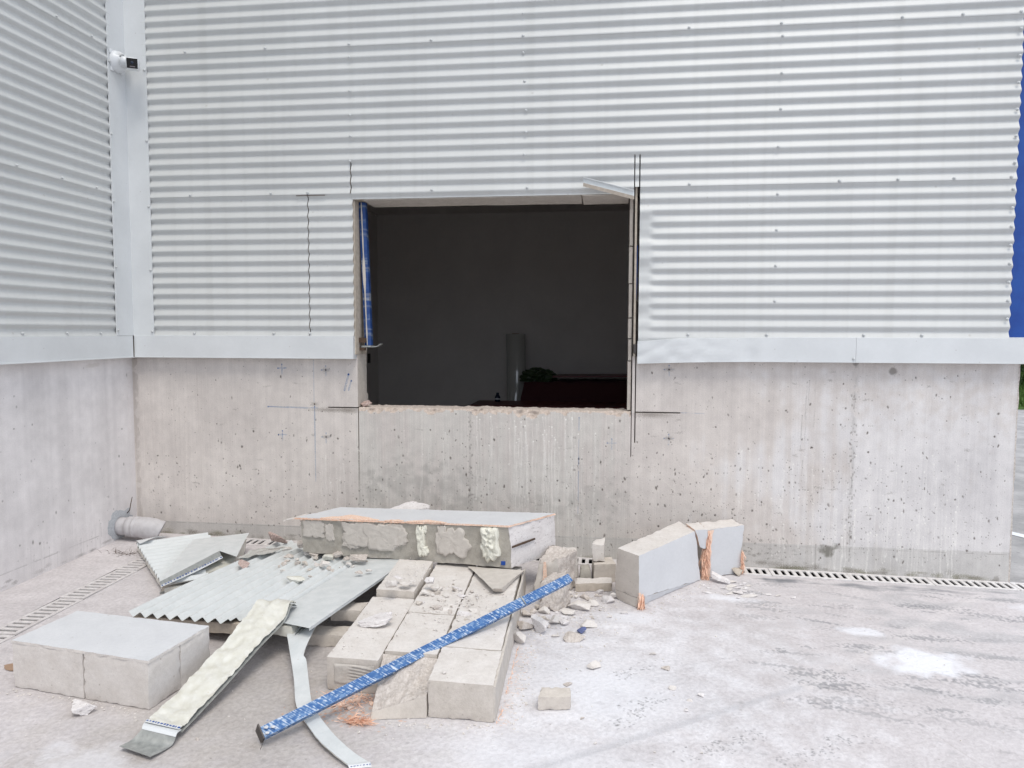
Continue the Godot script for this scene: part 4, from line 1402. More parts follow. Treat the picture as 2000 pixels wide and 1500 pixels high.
# ---------------------------------------------------------------- the room behind the hole
func build_room() -> void:
	org = Vector3.ZERO
	var zb := -4.6
	var x0 := 0.42
	var x1 := 5.85
	var top := 2.93
	for q in [["floor", v(x0 - 0.1, -0.12, zb - 0.1), v(x1, 0.0, -WALL_T - 0.032), M.room_floor], ["ceiling", v(x0 - 0.1, top, zb - 0.1), v(x1, top + 0.12, -WALL_T - 0.032), M.room_wall], ["room_back_wall", v(x0 - 0.1, 0.0, zb - 0.1), v(x1, top, zb), M.room_wall], ["room_side_wall", v(x0 - 0.1, 0.0, zb), v(x0, top, -WALL_T - 0.032), M.room_wall], ["room_side_wall", v(x1 - 0.1, 0.0, zb), v(x1, top, -WALL_T - 0.032), M.room_wall]]:
		var st := new_st()
		box(st, q[1], q[2])
		var o := commit(st, q[0], q[3], self)
		o.set_meta("kind", "structure")
	# wall switch by the left edge
	var sw := thing("wall_switch", "small dark switch plate on the side wall inside the hole", "switch", v(x0, 1.05, -4.2))
	var st2 := new_st()
	bevel_box(st2, v(x0 + 0.001, 1.0, -4.24), v(x0 + 0.012, 1.12, -4.16), 0.002)
	commit(st2, "plate", M.dark_steel, sw)
	var st3 := new_st()
	bevel_box(st3, v(x0 + 0.012, 1.03, -4.22), v(x0 + 0.018, 1.09, -4.18), 0.002)
	commit(st3, "rocker", M.dark_steel, sw)

	# film-wrapped roll standing by the back wall
	var rl := thing("film_roll", "tall roll wrapped in clear film standing inside by the back wall", "roll", v(2.30, 0, -4.36))
	var s := new_st(0)
	tube(s, [v(2.30, 0.001, -4.36), v(2.30, 0.02, -4.36), v(2.31, 0.7, -4.36), v(2.295, 1.37, -4.36), v(2.295, 1.376, -4.36)], [0.118, 0.124, 0.126, 0.124, 0.115], 28)
	commit(s, "wrap", M.roll, rl)
	var s1 := new_st(0)
	tube(s1, [v(2.295, 1.3765, -4.36), v(2.295, 1.384, -4.36)], [0.045, 0.045], 16)
	commit(s1, "core_tube", M.wood, rl)

	# low table
	var tb := thing("low_table", "long dark red table top just above the broken sill, inside", "table", v(2.9, 0, -3.4))
	var s2 := new_st()
	bevel_box(s2, v(1.93, 0.545, -3.75), v(4.3, 0.585, -3.15), 0.005)
	commit(s2, "table_top", M.maroon, tb)
	for x in [1.98, 4.2]:
		for z in [-3.7, -3.2]:
			var l := new_st()
			bevel_box(l, v(x, 0.0, z - 0.03), v(x + 0.06, 0.5445, z + 0.03), 0.004)
			commit(l, "leg", M.maroon, tb)
	# covered furniture
	var cb := thing("covered_sofa", "dark red furniture under a cloth behind the low table", "sofa", v(3.6, 0, -4.0))
	var cs := [v(2.30, 0.0, -3.80), v(5.6, 0.0, -3.80), v(5.6, 0.0, -4.4), v(2.30, 0.0, -4.4), v(2.47, 0.80, -3.86), v(5.6, 0.845, -3.86), v(5.6, 0.845, -4.36), v(2.47, 0.80, -4.36)]
	hexa("cloth", cb, cs, 0.09, 0.02, 0.012, 61, M.maroon_cloth, {2: 0.03})
	hexa("top_board", cb, [v(2.8, 0.852, -3.95), v(5.55, 0.895, -3.95), v(5.55, 0.895, -4.36), v(2.8, 0.852, -4.36), v(2.8, 0.872, -3.95), v(5.55, 0.915, -3.95), v(5.55, 0.915, -4.36), v(2.8, 0.872, -4.36)], 0.5, 0.0, 0.0, 62, M.maroon)
	# crumpled green bag
	var bag := MeshInstance3D.new()
	var bst := new_st()
	var bsp := ico(3)
	nse.seed = 710
	nse.frequency = 1.0
	for fc in bsp[1]:
		var w := []
		for k in 3:
			var q: Vector3 = bsp[0][fc[k]]
			var rr := 1.0 + 0.25 * nse.get_noise_3dv(q * 1.5) + 0.22 * nse.get_noise_3dv(q * 5.0) + 0.1 * nse.get_noise_3dv(q * 13.0)
			w.append(v(q.x * 0.22 * rr, maxf(-0.05, q.y * 0.11 * rr) + 0.05, q.z * 0.15 * rr) + org)
		tri(bst, w[0], w[1], w[2], (w[0] + w[1] + w[2]) / 3.0 - org - v(0, 0.05, 0))
	bst.generate_normals()
	bag.mesh = bst.commit()
	bag.mesh.surface_set_material(0, M.green_bag)
	bag.position = v(2.61, 0.795, -4.08)
	bag.name = numbered("green_bag")
	add_child(bag)
	tag(bag, "crumpled dark green plastic bag on the covered furniture", "bag")
	# bottle
	var bt := thing("bottle", "small dark bottle with a pale band on the low table", "bottle", v(2.18, 0.586, -3.6))
	var b := new_st(0)
	tube(b, [v(2.18, 0.586, -3.6), v(2.18, 0.588, -3.6), v(2.18, 0.64, -3.6), v(2.18, 0.66, -3.6), v(2.18, 0.668, -3.6)], [0.028, 0.033, 0.033, 0.02, 0.014], 14)
	commit(b, "body", M.bottle, bt)
	var b2 := new_st(0)
	tube(b2, [v(2.18, 0.612, -3.6), v(2.18, 0.625, -3.6)], [0.0338, 0.0338], 14, false)
	commit(b2, "label_band", M.white_plastic, bt)
	var b3 := new_st(0)
	tube(b3, [v(2.18, 0.668, -3.6), v(2.18, 0.69, -3.6)], [0.0165, 0.0165], 12)
	commit(b3, "cap", M.bottle, bt)
	org = Vector3.ZERO

# ---------------------------------------------------------------- camera, pipe
func build_fittings() -> void:
	var at := v(0.0645, 3.267, 0.165)
	var sc := thing("security_camera", "white bullet security camera on the corner flashing, top left", "camera", at)
	var s := new_st(0)
	tube(s, [at, at + v(0.010, 0, 0), at + v(0.03, 0, 0), at + v(0.062, -0.005, 0.005), at + v(0.066, -0.005, 0.006)], [0.072, 0.074, 0.068, 0.05, 0.03], 24)
	commit(s, "mount_box", M.white_plastic, sc)
	var tabs := new_st()
	for q in [[0.055, 0.055], [-0.06, 0.05], [-0.055, -0.055]]:
		bevel_box(tabs, at + v(0.001, q[0] - 0.016, q[1] - 0.016), at + v(0.008, q[0] + 0.016, q[1] + 0.016), 0.003)
	commit(tabs, "fixing_tabs", M.white_plastic, sc)
	var j := new_st(0)
	tube(j, [at + v(0.06, -0.005, 0.006), at + v(0.085, -0.012, 0.03), at + v(0.098, -0.018, 0.05)], [0.034, 0.036, 0.03], 18)
	commit(j, "joint_ring", M.white_plastic, sc)
	var front := v(0.255, 3.215, 0.27)
	var dir := v(0.42, -0.18, 0.75).normalized()
	var bs := Basis.looking_at(-dir, Vector3.UP)
	var xf := Transform3D(bs, front - dir * 0.075)
	var b := new_st()
	bevel_box(b, v(-0.040, -0.038, -0.075), v(0.040, 0.038, 0.073), 0.014, xf)
	commit(b, "body", M.white_plastic, sc)
	var g := new_st()
	bevel_box(g, v(-0.034, -0.032, 0.0735), v(0.034, 0.032, 0.0765), 0.001, xf)
	var gl := commit(g, "front_glass", M.black_glass, sc)
	var ln := new_st(0)
	tube(ln, [xf * v(0, 0.004, 0.0766), xf * v(0, 0.004, 0.0775)], [0.010, 0.009], 14)
	commit(ln, "lens", M.bottle, gl)
	var il := new_st()
	bevel_box(il, v(-0.015, -0.024, 0.0766), v(0.018, -0.018, 0.0772), 0.0002, xf)
	commit(il, "lamp_window", std(Color(0.45, 0.42, 0.44), 0.3), gl)

	# drain pipe elbow out of the side wall
	var dp := thing("drain_pipe", "grey plastic drain pipe elbow sticking out of the wall in the corner", "pipe", v(0, -0.01, 0.2))
	var c := new_st(0)
	tube(c, [v(-0.03, 0.0, 0.2), v(0.085, 0.0, 0.203)], [0.064, 0.064], 26)
	commit(c, "pipe", M.pvc, dp)
	var k := new_st(0)
	tube(k, [v(0.07, 0.0, 0.202), v(0.074, 0, 0.202), v(0.118, 0.0, 0.204), v(0.122, 0, 0.204)], [0.066, 0.072, 0.072, 0.067], 26)
	tube(k, [v(0.122, 0.0, 0.204), v(0.128, 0, 0.204), v(0.146, 0.0, 0.205), v(0.152, 0, 0.205)], [0.068, 0.0755, 0.0755, 0.068], 26)
	commit(k, "socket_ring", M.pvc, dp)
	var el := new_st(0)
	var path := []
	var rad := []
	for i in 13:
		var t := i / 12.0
		var a := t * 0.95
		path.append(v(0.148 + 0.19 * sin(a), -0.0 - 0.19 * (1.0 - cos(a)) * 0.45, 0.205 + 0.01 * t - 0.03 * t * t))
		rad.append(0.070 + 0.010 * sin(PI * t * 0.8) if i < 11 else 0.081)
	tube(el, path, rad, 28, false)
	tube(el, [path[12], path[12] + (path[11] - path[12]) * 2.0], [0.066, 0.066], 28, false)
	commit(el, "elbow", M.pvc, dp)
	# mortar patch round the pipe
	var mp := thing("mortar_patch", "blue grey mortar smeared on the wall round the drain pipe", "mortar", v(0.0, 0.0, 0.2))
	var pt := new_st(0)
	nse.seed = 19
	nse.frequency = 1.0
	var n := 40
	for i in n:
		var ring := []
		for q in [i, i + 1]:
			var a: float = TAU * (q % n) / n
			var R := 0.108 + 0.035 * nse.get_noise_2d(cos(a) * 2.0, sin(a) * 2.0)
			var o := v(0.0, clampf(sin(a) * R * 1.15, -0.09, 0.2), 0.19 + clampf(cos(a) * R * 1.2, -0.17, 0.2))
			ring.append([v(0.006, sin(a) * 0.067, 0.2 + cos(a) * 0.067), v(0.005, lerpf(sin(a) * 0.067, o.y, 0.6), lerpf(0.2 + cos(a) * 0.067, o.z, 0.6)), v(0.0008, o.y, o.z)])
		for r in 2:
			quad(pt, ring[0][r], ring[1][r], ring[1][r + 1], ring[0][r + 1], Vector3(1, 0, 0))
	commit(pt, "smear", M.patch, mp)
	# bent wire out of the patch
	var w := thing("bent_wire", "thin dark bent wire standing out of the mortar by the pipe", "wire", v(0.01, 0.06, 0.13))
	var ws := new_st(0)
	tube(ws, [v(0.005, 0.075, 0.12), v(0.03, 0.10, 0.125), v(0.045, 0.155, 0.13), v(0.06, 0.20, 0.135)], [0.003, 0.003, 0.003, 0.0025], 6)
	commit(ws, "strand", M.rust, w)
	org = Vector3.ZERO

# ---------------------------------------------------------------- drain channels with lift-out grates
func build_drains() -> void:
	org = Vector3.ZERO
	var st := new_st()
	for q in [[0.56, 6.8, CH_Z0, CH_Z1], [CL_X0, CL_X1, 0.30, 3.6]]:
		var x0: float = q[0]
		var x1: float = q[1]
		var z0: float = q[2]
		var z1: float = q[3]
		var d := 0.16
		quad(st, gp(x0, z0, -d), gp(x1, z0, -d), gp(x1, z1, -d), gp(x0, z1, -d), Vector3.UP)
		quad(st, gp(x0, z0, -d), gp(x1, z0, -d), gp(x1, z0, -0.001), gp(x0, z0, -0.001), Vector3(0, 0, 1))
		quad(st, gp(x0, z1, -d), gp(x1, z1, -d), gp(x1, z1, -0.001), gp(x0, z1, -0.001), Vector3(0, 0, -1))
		quad(st, gp(x0, z0, -d), gp(x0, z1, -d), gp(x0, z1, -0.001), gp(x0, z0, -0.001), Vector3(1, 0, 0))
		quad(st, gp(x1, z0, -d), gp(x1, z1, -d), gp(x1, z1, -0.001), gp(x1, z0, -0.001), Vector3(-1, 0, 0))
	var ch := commit(st, "drain_channel", M.trough, self)
	ch.set_meta("kind", "structure")
	# one grate, half a metre long, in its own frame: x along, z across 0..0.15
	var L := 0.496
	var Wd := CH_Z1 - CH_Z0 - 0.002
	var rail := new_st()
	bevel_box(rail, v(0, -0.011, 0), v(L, 0, 0.022), 0.002)
	rail.generate_normals()
	var rail_mesh := rail.commit()
	var bar := new_st()
	bevel_box(bar, v(0, -0.011, 0.0222), v(0.0245, 0, Wd - 0.0222), 0.002)
	bar.generate_normals()
	var bar_mesh := bar.commit()
	var make := func(m: Material) -> Node3D:
		var o := Node3D.new()
		for z in [0.0, Wd - 0.022]:
			var r := MeshInstance3D.new()
			r.mesh = rail_mesh
			r.material_override = m
			r.position.z = z
			r.name = "rail"
			o.add_child(r, true)
		for k in 11:
			var b := MeshInstance3D.new()
			b.mesh = bar_mesh
			b.material_override = m
			b.position.x = k * (L - 0.0245) / 10.0
			b.name = "bar"
			o.add_child(b, true)
		return o
	var clean: Node3D = make.call(M.grate)
	var dusty: Node3D = make.call(M.grate_dusty)
	var slope_x := atan(-0.0172)
	var names := ["first", "second", "third", "fourth", "fifth", "sixth"]
	for k in 13:
		var x := 0.5625 + 0.499 * k
		if x > 6.6:
			break
		var o: Node3D = (clean if x > 3.9 else dusty).duplicate()
		o.name = numbered("drain_grate")
		add_child(o)
		o.position = gp(x, CH_Z0 + 0.001, 0.003 + 0.001 * (k % 3))
		o.rotation.z = slope_x
		var label := ""
		if x > 4.0:
			label = "white slotted drain grate at the wall foot, %s right of the cracked slab" % names[clampi(int((x - 3.9) / 0.499), 0, 5)]
		elif x < 1.6:
			label = "dusty drain grate behind the sheet pieces, %s from the corner" % names[k]
		else:
			label = "dusty drain grate at the wall foot behind the rubble, %s from the corner" % ["third", "fourth", "fifth", "sixth", "seventh", "eighth"][k - 2]
		tag(o, label, "grate", "drain grates along the front wall")
	for k in 5:
		var z := 0.302 + 0.4985 * k
		var o: Node3D = dusty.duplicate()
		o.name = numbered("drain_grate")
		add_child(o)
		o.rotation = Vector3(atan(0.015), -PI / 2, 0)
		o.position = gp(CL_X1 - 0.002, z, 0.0025)
		tag(o, "dust-covered drain grate along the side wall, %s from the pipe" % names[k], "grate", "drain grates along the side wall")
	clean.free()
	dusty.free()
	# plaster dust lying over the rims of the side channel is part of the yard
	org = Vector3.ZERO

# ---------------------------------------------------------------- slabs of broken wall
func lerp4(c: Array, u: float, w: float) -> Array:   # point in a plan quad fl fr br bl
	var a := Vector2(c[0][0], c[0][1]).lerp(Vector2(c[1][0], c[1][1]), u)
	var b := Vector2(c[3][0], c[3][1]).lerp(Vector2(c[2][0], c[2][1]), u)
	var p := a.lerp(b, w)
	return [p.x, p.y]

func build_slabs() -> void:
	# --- slab in the left foreground: two rows of blocks under a white skin
	var A := [[0.937, 2.272], [1.630, 2.358], [1.690, 1.982], [0.985, 1.925]]
	var a := thing("wall_slab", "low block of wall with white plastered top, alone in the left foreground", "rubble", gp(1.3, 2.15), "slabs sawn out of the wall")
	var cuts := [0.0, 0.535, 1.0]
	for k in 2:
		for w in 2:
			var q := [lerp4(A, cuts[k] + 0.002, w * 0.5 + 0.001), lerp4(A, cuts[k + 1] - 0.002, w * 0.5 + 0.001), lerp4(A, cuts[k + 1] - 0.002, w * 0.5 + 0.499), lerp4(A, cuts[k] + 0.002, w * 0.5 + 0.499)]
			hexa("block", a, prism(q, 0.002, 0.199), 0.018, 0.0014, 0.0065, 100 + k * 2 + w, M.block)
	hexa("plaster_skin", a, prism([lerp4(A, -0.002, -0.004), lerp4(A, 1.003, -0.004), lerp4(A, 1.003, 1.0), lerp4(A, -0.002, 1.0)], 0.1985, 0.2095), 0.016, 0.0007, 0.006, 105, [M.block, M.skin, M.block, M.block, M.block, M.block])

	# --- long slab in the middle: three rows of blocks
	var b := thing("wall_slab", "long flat slab of three block rows lying in the middle", "rubble", gp(2.65, 1.5), "slabs sawn out of the wall")
	var X := func(x: float, z: float) -> float: return x + 0.037 * (z - 2.1)
	var T := 0.158
	var rows := [
		# x0, x1, z front, z back, height, front slant
		[2.285, 2.516, 2.075, 1.345, 0.150, 0.0, 111, "block"],
		[2.300, 2.508, 1.335, 0.82, 0.186, 0.0, 112, "raised"],
		[2.522, 2.762, 1.9885, 1.5425, T, 0.0, 114, "block"],
		[2.522, 2.762, 1.541, 0.76, T + 0.0015, 0.0, 115, "block"],
		[2.768, 3.040, 2.225, 1.9025, T, 0.0, 116, "block"],
		[2.768, 3.036, 1.901, 1.4175, T + 0.001, 0.0, 117, "block"],
		[2.768, 3.034, 1.416, 0.74, T - 0.001, 0.0, 118, "block"],
	]
	for q in rows:
		var p := [[X.call(q[0], q[2]), q[2]], [X.call(q[1], q[2]), q[2]], [X.call(q[1], q[3]), q[3]], [X.call(q[0], q[3]), q[3]]]
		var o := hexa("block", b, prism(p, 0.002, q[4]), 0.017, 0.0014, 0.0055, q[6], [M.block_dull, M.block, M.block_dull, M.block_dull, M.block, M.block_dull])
		if q[7] == "raised":
			o.set_meta("label", "block standing proud at the back of the left row")
	# broken block in front: its face is torn away in a slope
	var bc := [gp(2.545, 2.285, 0.002), gp(2.7685, 2.232, 0.002), gp(2.760, 1.99, 0.002), gp(2.512, 1.99, 0.002), gp(2.545, 2.262, 0.022), gp(2.7685, 2.226, 0.092), gp(2.760, 1.99, T - 0.016), gp(2.512, 1.99, T - 0.014)]
	var br := hexa("broken_block", b, bc, 0.014, 0.002, 0.004, 119, [M.block_dull, M.broken, M.block_dull, M.block_dull, M.block, M.broken], {1: 0.022})
	br.set_meta("label", "torn end block with a sloping rough break")
	# trowelled adhesive on the end of the left row
	var ad := new_st(0)
	nse.seed = 4
	var zf := 2.0795
	for i in 40:
		for jj in 24:
			var pts := []
			for d in [[0, 0], [1, 0], [1, 1], [0, 1]]:
				var u: float = (i + d[0]) / 40.0
				var w: float = (jj + d[1]) / 24.0
				var x := lerpf(2.318, 2.500, u)
				var y := lerpf(0.035, 0.125, w)
				var rib := 0.0045 * maxf(-0.4, sin((w + 0.18 * u * u) * 40.0)) * clampf((u - 0.33) * 9.0, 0.0, 1.0)
				var lump := 0.003 * (nse.get_noise_2d(x * 60.0, y * 60.0) * 0.5 + 0.6) * clampf((0.36 - u) * 9.0, 0.0, 1.0)
				var edge := clampf(minf(minf(u, 1.0 - u) * 40.0, minf(w, 1.0 - w) * 16.0) - 0.2 + nse.get_noise_2d(x * 40.0, y * 40.0), 0.0, 1.0)
				pts.append(v(X.call(x, zf), gy(x, zf) + y, zf - 0.003 + (rib + lump + 0.0035) * edge))
			quad(ad, pts[0], pts[1], pts[2], pts[3], Vector3(0, 0, 1))
	commit(ad, "combed_adhesive", M.dab, b)
	# white skin on the outer long side
	hexa("plaster_skin", b, prism([[3.0395, 2.222], [3.052, 2.222], [3.008, 0.76], [2.998, 0.76]], 0.004, 0.150), 0.03, 0.003, 0.006, 121, M.dab, {3: 0.004})
	fibres("orange_fibres", b, 170, func(r): return [gp(2.42 + r.randfn() * 0.07, 2.15 + r.randfn() * 0.045, 0.004), v(r.randfn(), 0.35, r.randfn() * 0.5)], 0.035, 0.0016, 122, M.orange)
	fibres("orange_fibres", b, 150, func(r): return [gp(2.49 + r.randfn() * 0.03, 2.30 + r.randf() * 0.03, 0.008), v(1.0 + r.randfn() * 0.3, 0.4, 0.2)], 0.06, 0.0018, 123, M.orange)
	fibres("orange_fibres", b, 70, func(r): return [gp(3.055 + r.randf() * 0.012, r.randf_range(1.5, 2.24), 0.004), v(0.3, 0.9, r.randfn() * 0.5)], 0.022, 0.0016, 124, M.orange)

	# --- big slab lying on top of panel and rows
	var c := thing("wall_slab", "thick slab of wall lying across the top of the pile", "rubble", v(2.35, 0.03, 0.65), "slabs sawn out of the wall")
	var B0 := [v(1.605, 0.028, 0.722), v(2.938, 0.028, 0.866), v(3.176, 0.030, 0.530), v(1.690, 0.028, 0.41)]
	var T0 := [v(1.592, 0.238, 0.730), v(2.928, 0.272, 0.870), v(3.168, 0.276, 0.556), v(1.70, 0.243, 0.45)]
	var body := B0.duplicate()
	body.append_array(T0)
	hexa("core", c, body, 0.028, 0.006, 0.010, 131, [M.mortar, M.dab, M.mortar, M.pumice, M.mortar, M.mortar], {2: 0.018, 5: 0.02})
	var up := v(0, 0.0012, 0)
	var sk := [T0[0] + v(-0.03, 0, 0.012) + up, T0[1] + v(0.002, 0, 0.006) + up, T0[2] + v(0.006, 0, 0) + up, T0[3] + v(0.05, 0, 0) + up]
	for k in 4:
		sk.append(sk[k] + v(0, 0.011, 0))
	hexa("plaster_skin", c, sk, 0.022, 0.0015, 0.010, 132, [M.block, M.skin, M.orange_crust, M.orange_crust, M.block, M.block])
	# torn corner of the skin on the left
	ribbon("torn_skin", c, [T0[0] + v(-0.02, 0.006, 0.02), T0[0] + v(-0.06, 0.003, 0.03), T0[0] + v(-0.095, -0.006, 0.035)], [T0[0] + v(0.02, 0.008, -0.12), T0[0] + v(-0.03, 0.006, -0.05), T0[0] + v(-0.09, -0.004, 0.015)], 0.006, 0.004, 133, M.block, 0.0, 6, 5, 0.5)
	# orange crust along the front edge of the skin
	var fdir: Vector3 = (T0[1] - T0[0]).normalized()
	for q in [[0.10, 0.38, 0.075], [0.42, 0.50, 0.02], [0.52, 0.70, 0.035]]:
		var L := []
		var R := []
		for k in 9:
			var t: float = lerpf(q[0], q[1], k / 8.0)
			var p: Vector3 = T0[0].lerp(T0[1], t) + v(0, 0.0135, 0.012)
			L.append(p)
			R.append(p + v(0.02, 0.002, -(0.012 + q[2] * sin(PI * k / 8.0) * (0.75 + 0.5 * rng.randf()))))
		ribbon("orange_crust", c, L, R, 0.003, 0.002, 134, M.orange_crust, 0.0, 3, 5, 0.5)
	fibres("orange_fibres", c, 170, func(r): return [T0[0].lerp(T0[1], r.randf_range(-0.02, 0.6)) + v(0, 0.008, 0.014), v(-0.6, 0.0, 0.5)], 0.03, 0.001, 135, M.orange)
	# plaster dabs and foam on the front face
	var face := func(u: float, w: float, out: float) -> Vector3:
		var p: Vector3 = B0[0].lerp(B0[1], u).lerp(T0[0].lerp(T0[1], u), w)
		return p + v(-0.105, 0.0, 0.994) * out
	var dabs := [[0.065, 0.75, 0.06, 0.32, 0.010, M.dab], [0.145, 0.62, 0.022, 0.28, 0.012, M.dab], [0.285, 0.64, 0.075, 0.40, 0.016, M.dab], [0.245, 0.45, 0.04, 0.25, 0.014, M.dab], [0.405, 0.62, 0.09, 0.42, 0.018, M.dab], [0.47, 0.66, 0.05, 0.36, 0.016, M.dab], [0.74, 0.56, 0.072, 0.38, 0.016, M.dab], [0.69, 0.62, 0.03, 0.40, 0.012, M.dab], [0.592, 0.55, 0.02, 0.44, 0.020, M.foam_green], [0.595, 0.30, 0.026, 0.14, 0.018, M.foam_green], [0.608, 0.86, 0.012, 0.1, 0.012, M.foam_green], [0.91, 0.55, 0.042, 0.44, 0.034, M.foam_green], [0.905, 0.72, 0.032, 0.24, 0.04, M.foam_green]]
	for q in dabs:
		nse.seed = int(q[0] * 1000)
		nse.frequency = 1.0
		var st := new_st(0)
		var na := 36
		var nr := 9
		var P := []
		for r in nr + 1:
			var ring := []
			for k in na:
				var an := TAU * k / na
				var wob := 1.0 + 0.45 * nse.get_noise_2d(cos(an) * 1.2, sin(an) * 1.2) + 0.14 * nse.get_noise_2d(cos(an) * 3.5, sin(an) * 3.5)
				var sq := 1.0 / pow(pow(absf(cos(an)), 4.0) + pow(absf(sin(an)), 4.0), 0.25)
				var rr := float(r) / nr
				var u: float = q[0] + cos(an) * rr * q[2] * wob * sq
				var w: float = clampf(q[1] + sin(an) * rr * q[3] * wob * sq, 0.06, 0.985)
				var flat := clampf((1.0 - rr) * (6.0 if q[5] == M.foam_green else 14.0), 0.0, 1.0) * (1.0 if q[5] == M.foam_green else 0.62)
				var h: float = q[4] * flat * (0.9 + (0.55 if q[5] == M.foam_green else 0.3) * nse.get_noise_2d(u * 40.0, w * 7.0) + 0.15 * nse.get_noise_2d(u * 120.0, w * 20.0))
				ring.append(face.call(u, w, h if r < nr else -0.012))
			P.append(ring)
		for r in nr:
			for k in na:
				quad(st, P[r][k], P[r][(k + 1) % na], P[r + 1][(k + 1) % na], P[r + 1][k], v(-0.1, 0, 1))
		commit(st, "foam_blob" if q[5] == M.foam_green else "plaster_dab", q[5], c)
	# rusty bar end in the sawn right end
	var rb := new_st(0)
	var r0: Vector3 = B0[1].lerp(T0[1], 0.52) + v(0.006, 0, 0.004)
	var r1: Vector3 = B0[2].lerp(T0[2], 0.60) + v(0.006, 0, 0.004)
	tube(rb, [r0.lerp(r1, 0.02), r0.lerp(r1, 0.25), r0.lerp(r1, 0.5)], [0.006, 0.007, 0.006], 8)
	commit(rb, "rusty_bar", M.rust, c)
	var chip := new_st()
	var cp: Vector3 = face.call(0.965, 0.12, 0.004)
	bevel_box(chip, cp - v(0.014, 0.012, 0.004), cp + v(0.012, 0.012, 0.004), 0.002)
	commit(chip, "blue_paint_chip", M.blue_trim, c)

	# --- slab standing on edge at the right, cracked in two
	var d := thing("wall_slab", "white faced slab standing on edge at the right, cracked through with orange fibres", "rubble", gp(4.0, 0.5), "slabs sawn out of the wall")
	var d1 := [gp(3.672, 0.885, 0.06), gp(4.080, 0.325, 0.002), gp(3.925, 0.205, 0.002), gp(3.535, 0.752, 0.06), gp(3.668, 0.905, 0.315), gp(4.040, 0.352, 0.325), gp(3.955, 0.16, 0.330), gp(3.548, 0.79, 0.318)]
	hexa("slab_half", d, d1, 0.026, 0.002, 0.006, 141, [M.block, M.block, M.skin, M.block, M.block, M.block_dull])
	var d1b := [gp(3.660, 0.872, 0.002), gp(4.078, 0.322, 0.0015), gp(3.935, 0.215, 0.0015), gp(3.548, 0.757, 0.002), gp(3.6705, 0.8855, 0.0585), gp(4.0785, 0.323, 0.002), gp(3.93, 0.212, 0.002), gp(3.54, 0.757, 0.0585)]
	hexa("slab_foot", d, d1b, 0.03, 0.002, 0.005, 142, [M.block, M.block_dull, M.skin, M.block, M.block, M.block_dull])
	var d2 := [gp(4.130, 0.285, 0.002), gp(4.345, 0.150, 0.002), gp(4.285, 0.030, 0.002), gp(4.06, 0.16, 0.002), gp(4.118, 0.305, 0.322), gp(4.372, 0.165, 0.330), gp(4.31, 0.036, 0.333), gp(4.06, 0.17, 0.328)]
	hexa("slab_half", d, d2, 0.026, 0.002, 0.007, 143, [M.block, M.block, M.skin, M.block, M.block, M.block], {3: 0.012})
	# wedge of block and skin hanging in the crack
	hexa("wedge", d, [gp(4.075, 0.335, 0.21), gp(4.11, 0.318, 0.20), gp(4.09, 0.27, 0.22), gp(4.055, 0.285, 0.22), gp(4.035, 0.372, 0.335), gp(4.122, 0.330, 0.332), gp(4.075, 0.215, 0.345), gp(3.985, 0.26, 0.345)], 0.02, 0.004, 0.008, 144, [M.block, M.block, M.skin, M.orange_crust, M.block, M.orange_crust])
	fibres("orange_fibres", d, 420, func(r): return [gp(4.108 + r.randfn() * 0.010, 0.300 + r.randfn() * 0.008, r.randf_range(0.005, 0.2)), v(0.0 + r.randfn() * 0.1, -0.9, 0.1)], 0.07, 0.0022, 145, M.orange, 0.2)
	fibres("orange_fibres", d, 200, func(r): return [gp(4.122 + r.randfn() * 0.006, 0.310, r.randf_range(0.12, 0.32)), v(0.05, -0.9, 0.05)], 0.06, 0.0022, 146, M.orange, 0.15)
	fibres("orange_fibres", d, 240, func(r): return [gp(3.672 + r.randf() * 0.03, 0.894 - r.randf() * 0.03, r.randf_range(0.005, 0.085)), v(-0.1, -0.8, 0.25)], 0.05, 0.0022, 147, M.orange, 0.25)
	fibres("orange_fibres", d, 130, func(r): return [gp(4.362 + r.randfn() * 0.006, 0.155 + r.randfn() * 0.01, r.randf_range(0.02, 0.16)), v(0.1, -0.9, 0.1)], 0.05, 0.0022, 148, M.orange, 0.2)

	# orange undercoat bared beside the crack and at the lower corner
	ribbon("orange_crust", d, [gp(4.119, 0.318, 0.318), gp(4.122, 0.316, 0.22), gp(4.124, 0.310, 0.10), gp(4.125, 0.305, 0.012)], [gp(4.160, 0.293, 0.320), gp(4.146, 0.299, 0.22), gp(4.140, 0.300, 0.10), gp(4.146, 0.292, 0.012)], 0.003, 0.001, 149, M.orange_crust, 0.0, 6, 4, 0.5)
	ribbon("orange_crust", d, [gp(3.671, 0.910, 0.10), gp(3.672, 0.900, 0.05), gp(3.674, 0.892, 0.006)], [gp(3.682, 0.896, 0.10), gp(3.700, 0.868, 0.05), gp(3.712, 0.848, 0.006)], 0.003, 0.001, 150, M.orange_crust, 0.002, 6, 4, 0.5)
	# --- single pieces of wall
	var tr := thing("wall_chunk", "triangular chunk wedged under the right end of the top slab", "rubble", v(2.86, 0.01, 1.0))
	hexa("piece", tr, [v(2.70, 0.003, 0.82), v(3.01, 0.002, 0.82), v(2.935, 0.001, 1.20), v(2.885, 0.001, 1.20), v(2.675, 0.025, 0.85), v(3.016, 0.025, 0.88), v(2.932, 0.034, 1.235), v(2.885, 0.034, 1.245)], 0.03, 0.002, 0.005, 151, M.dab, {1: 0.006})
	var oc := thing("wall_chunk", "upended chunk with an orange stripe at the blue angle's upper end", "rubble", gp(3.15, 0.75))
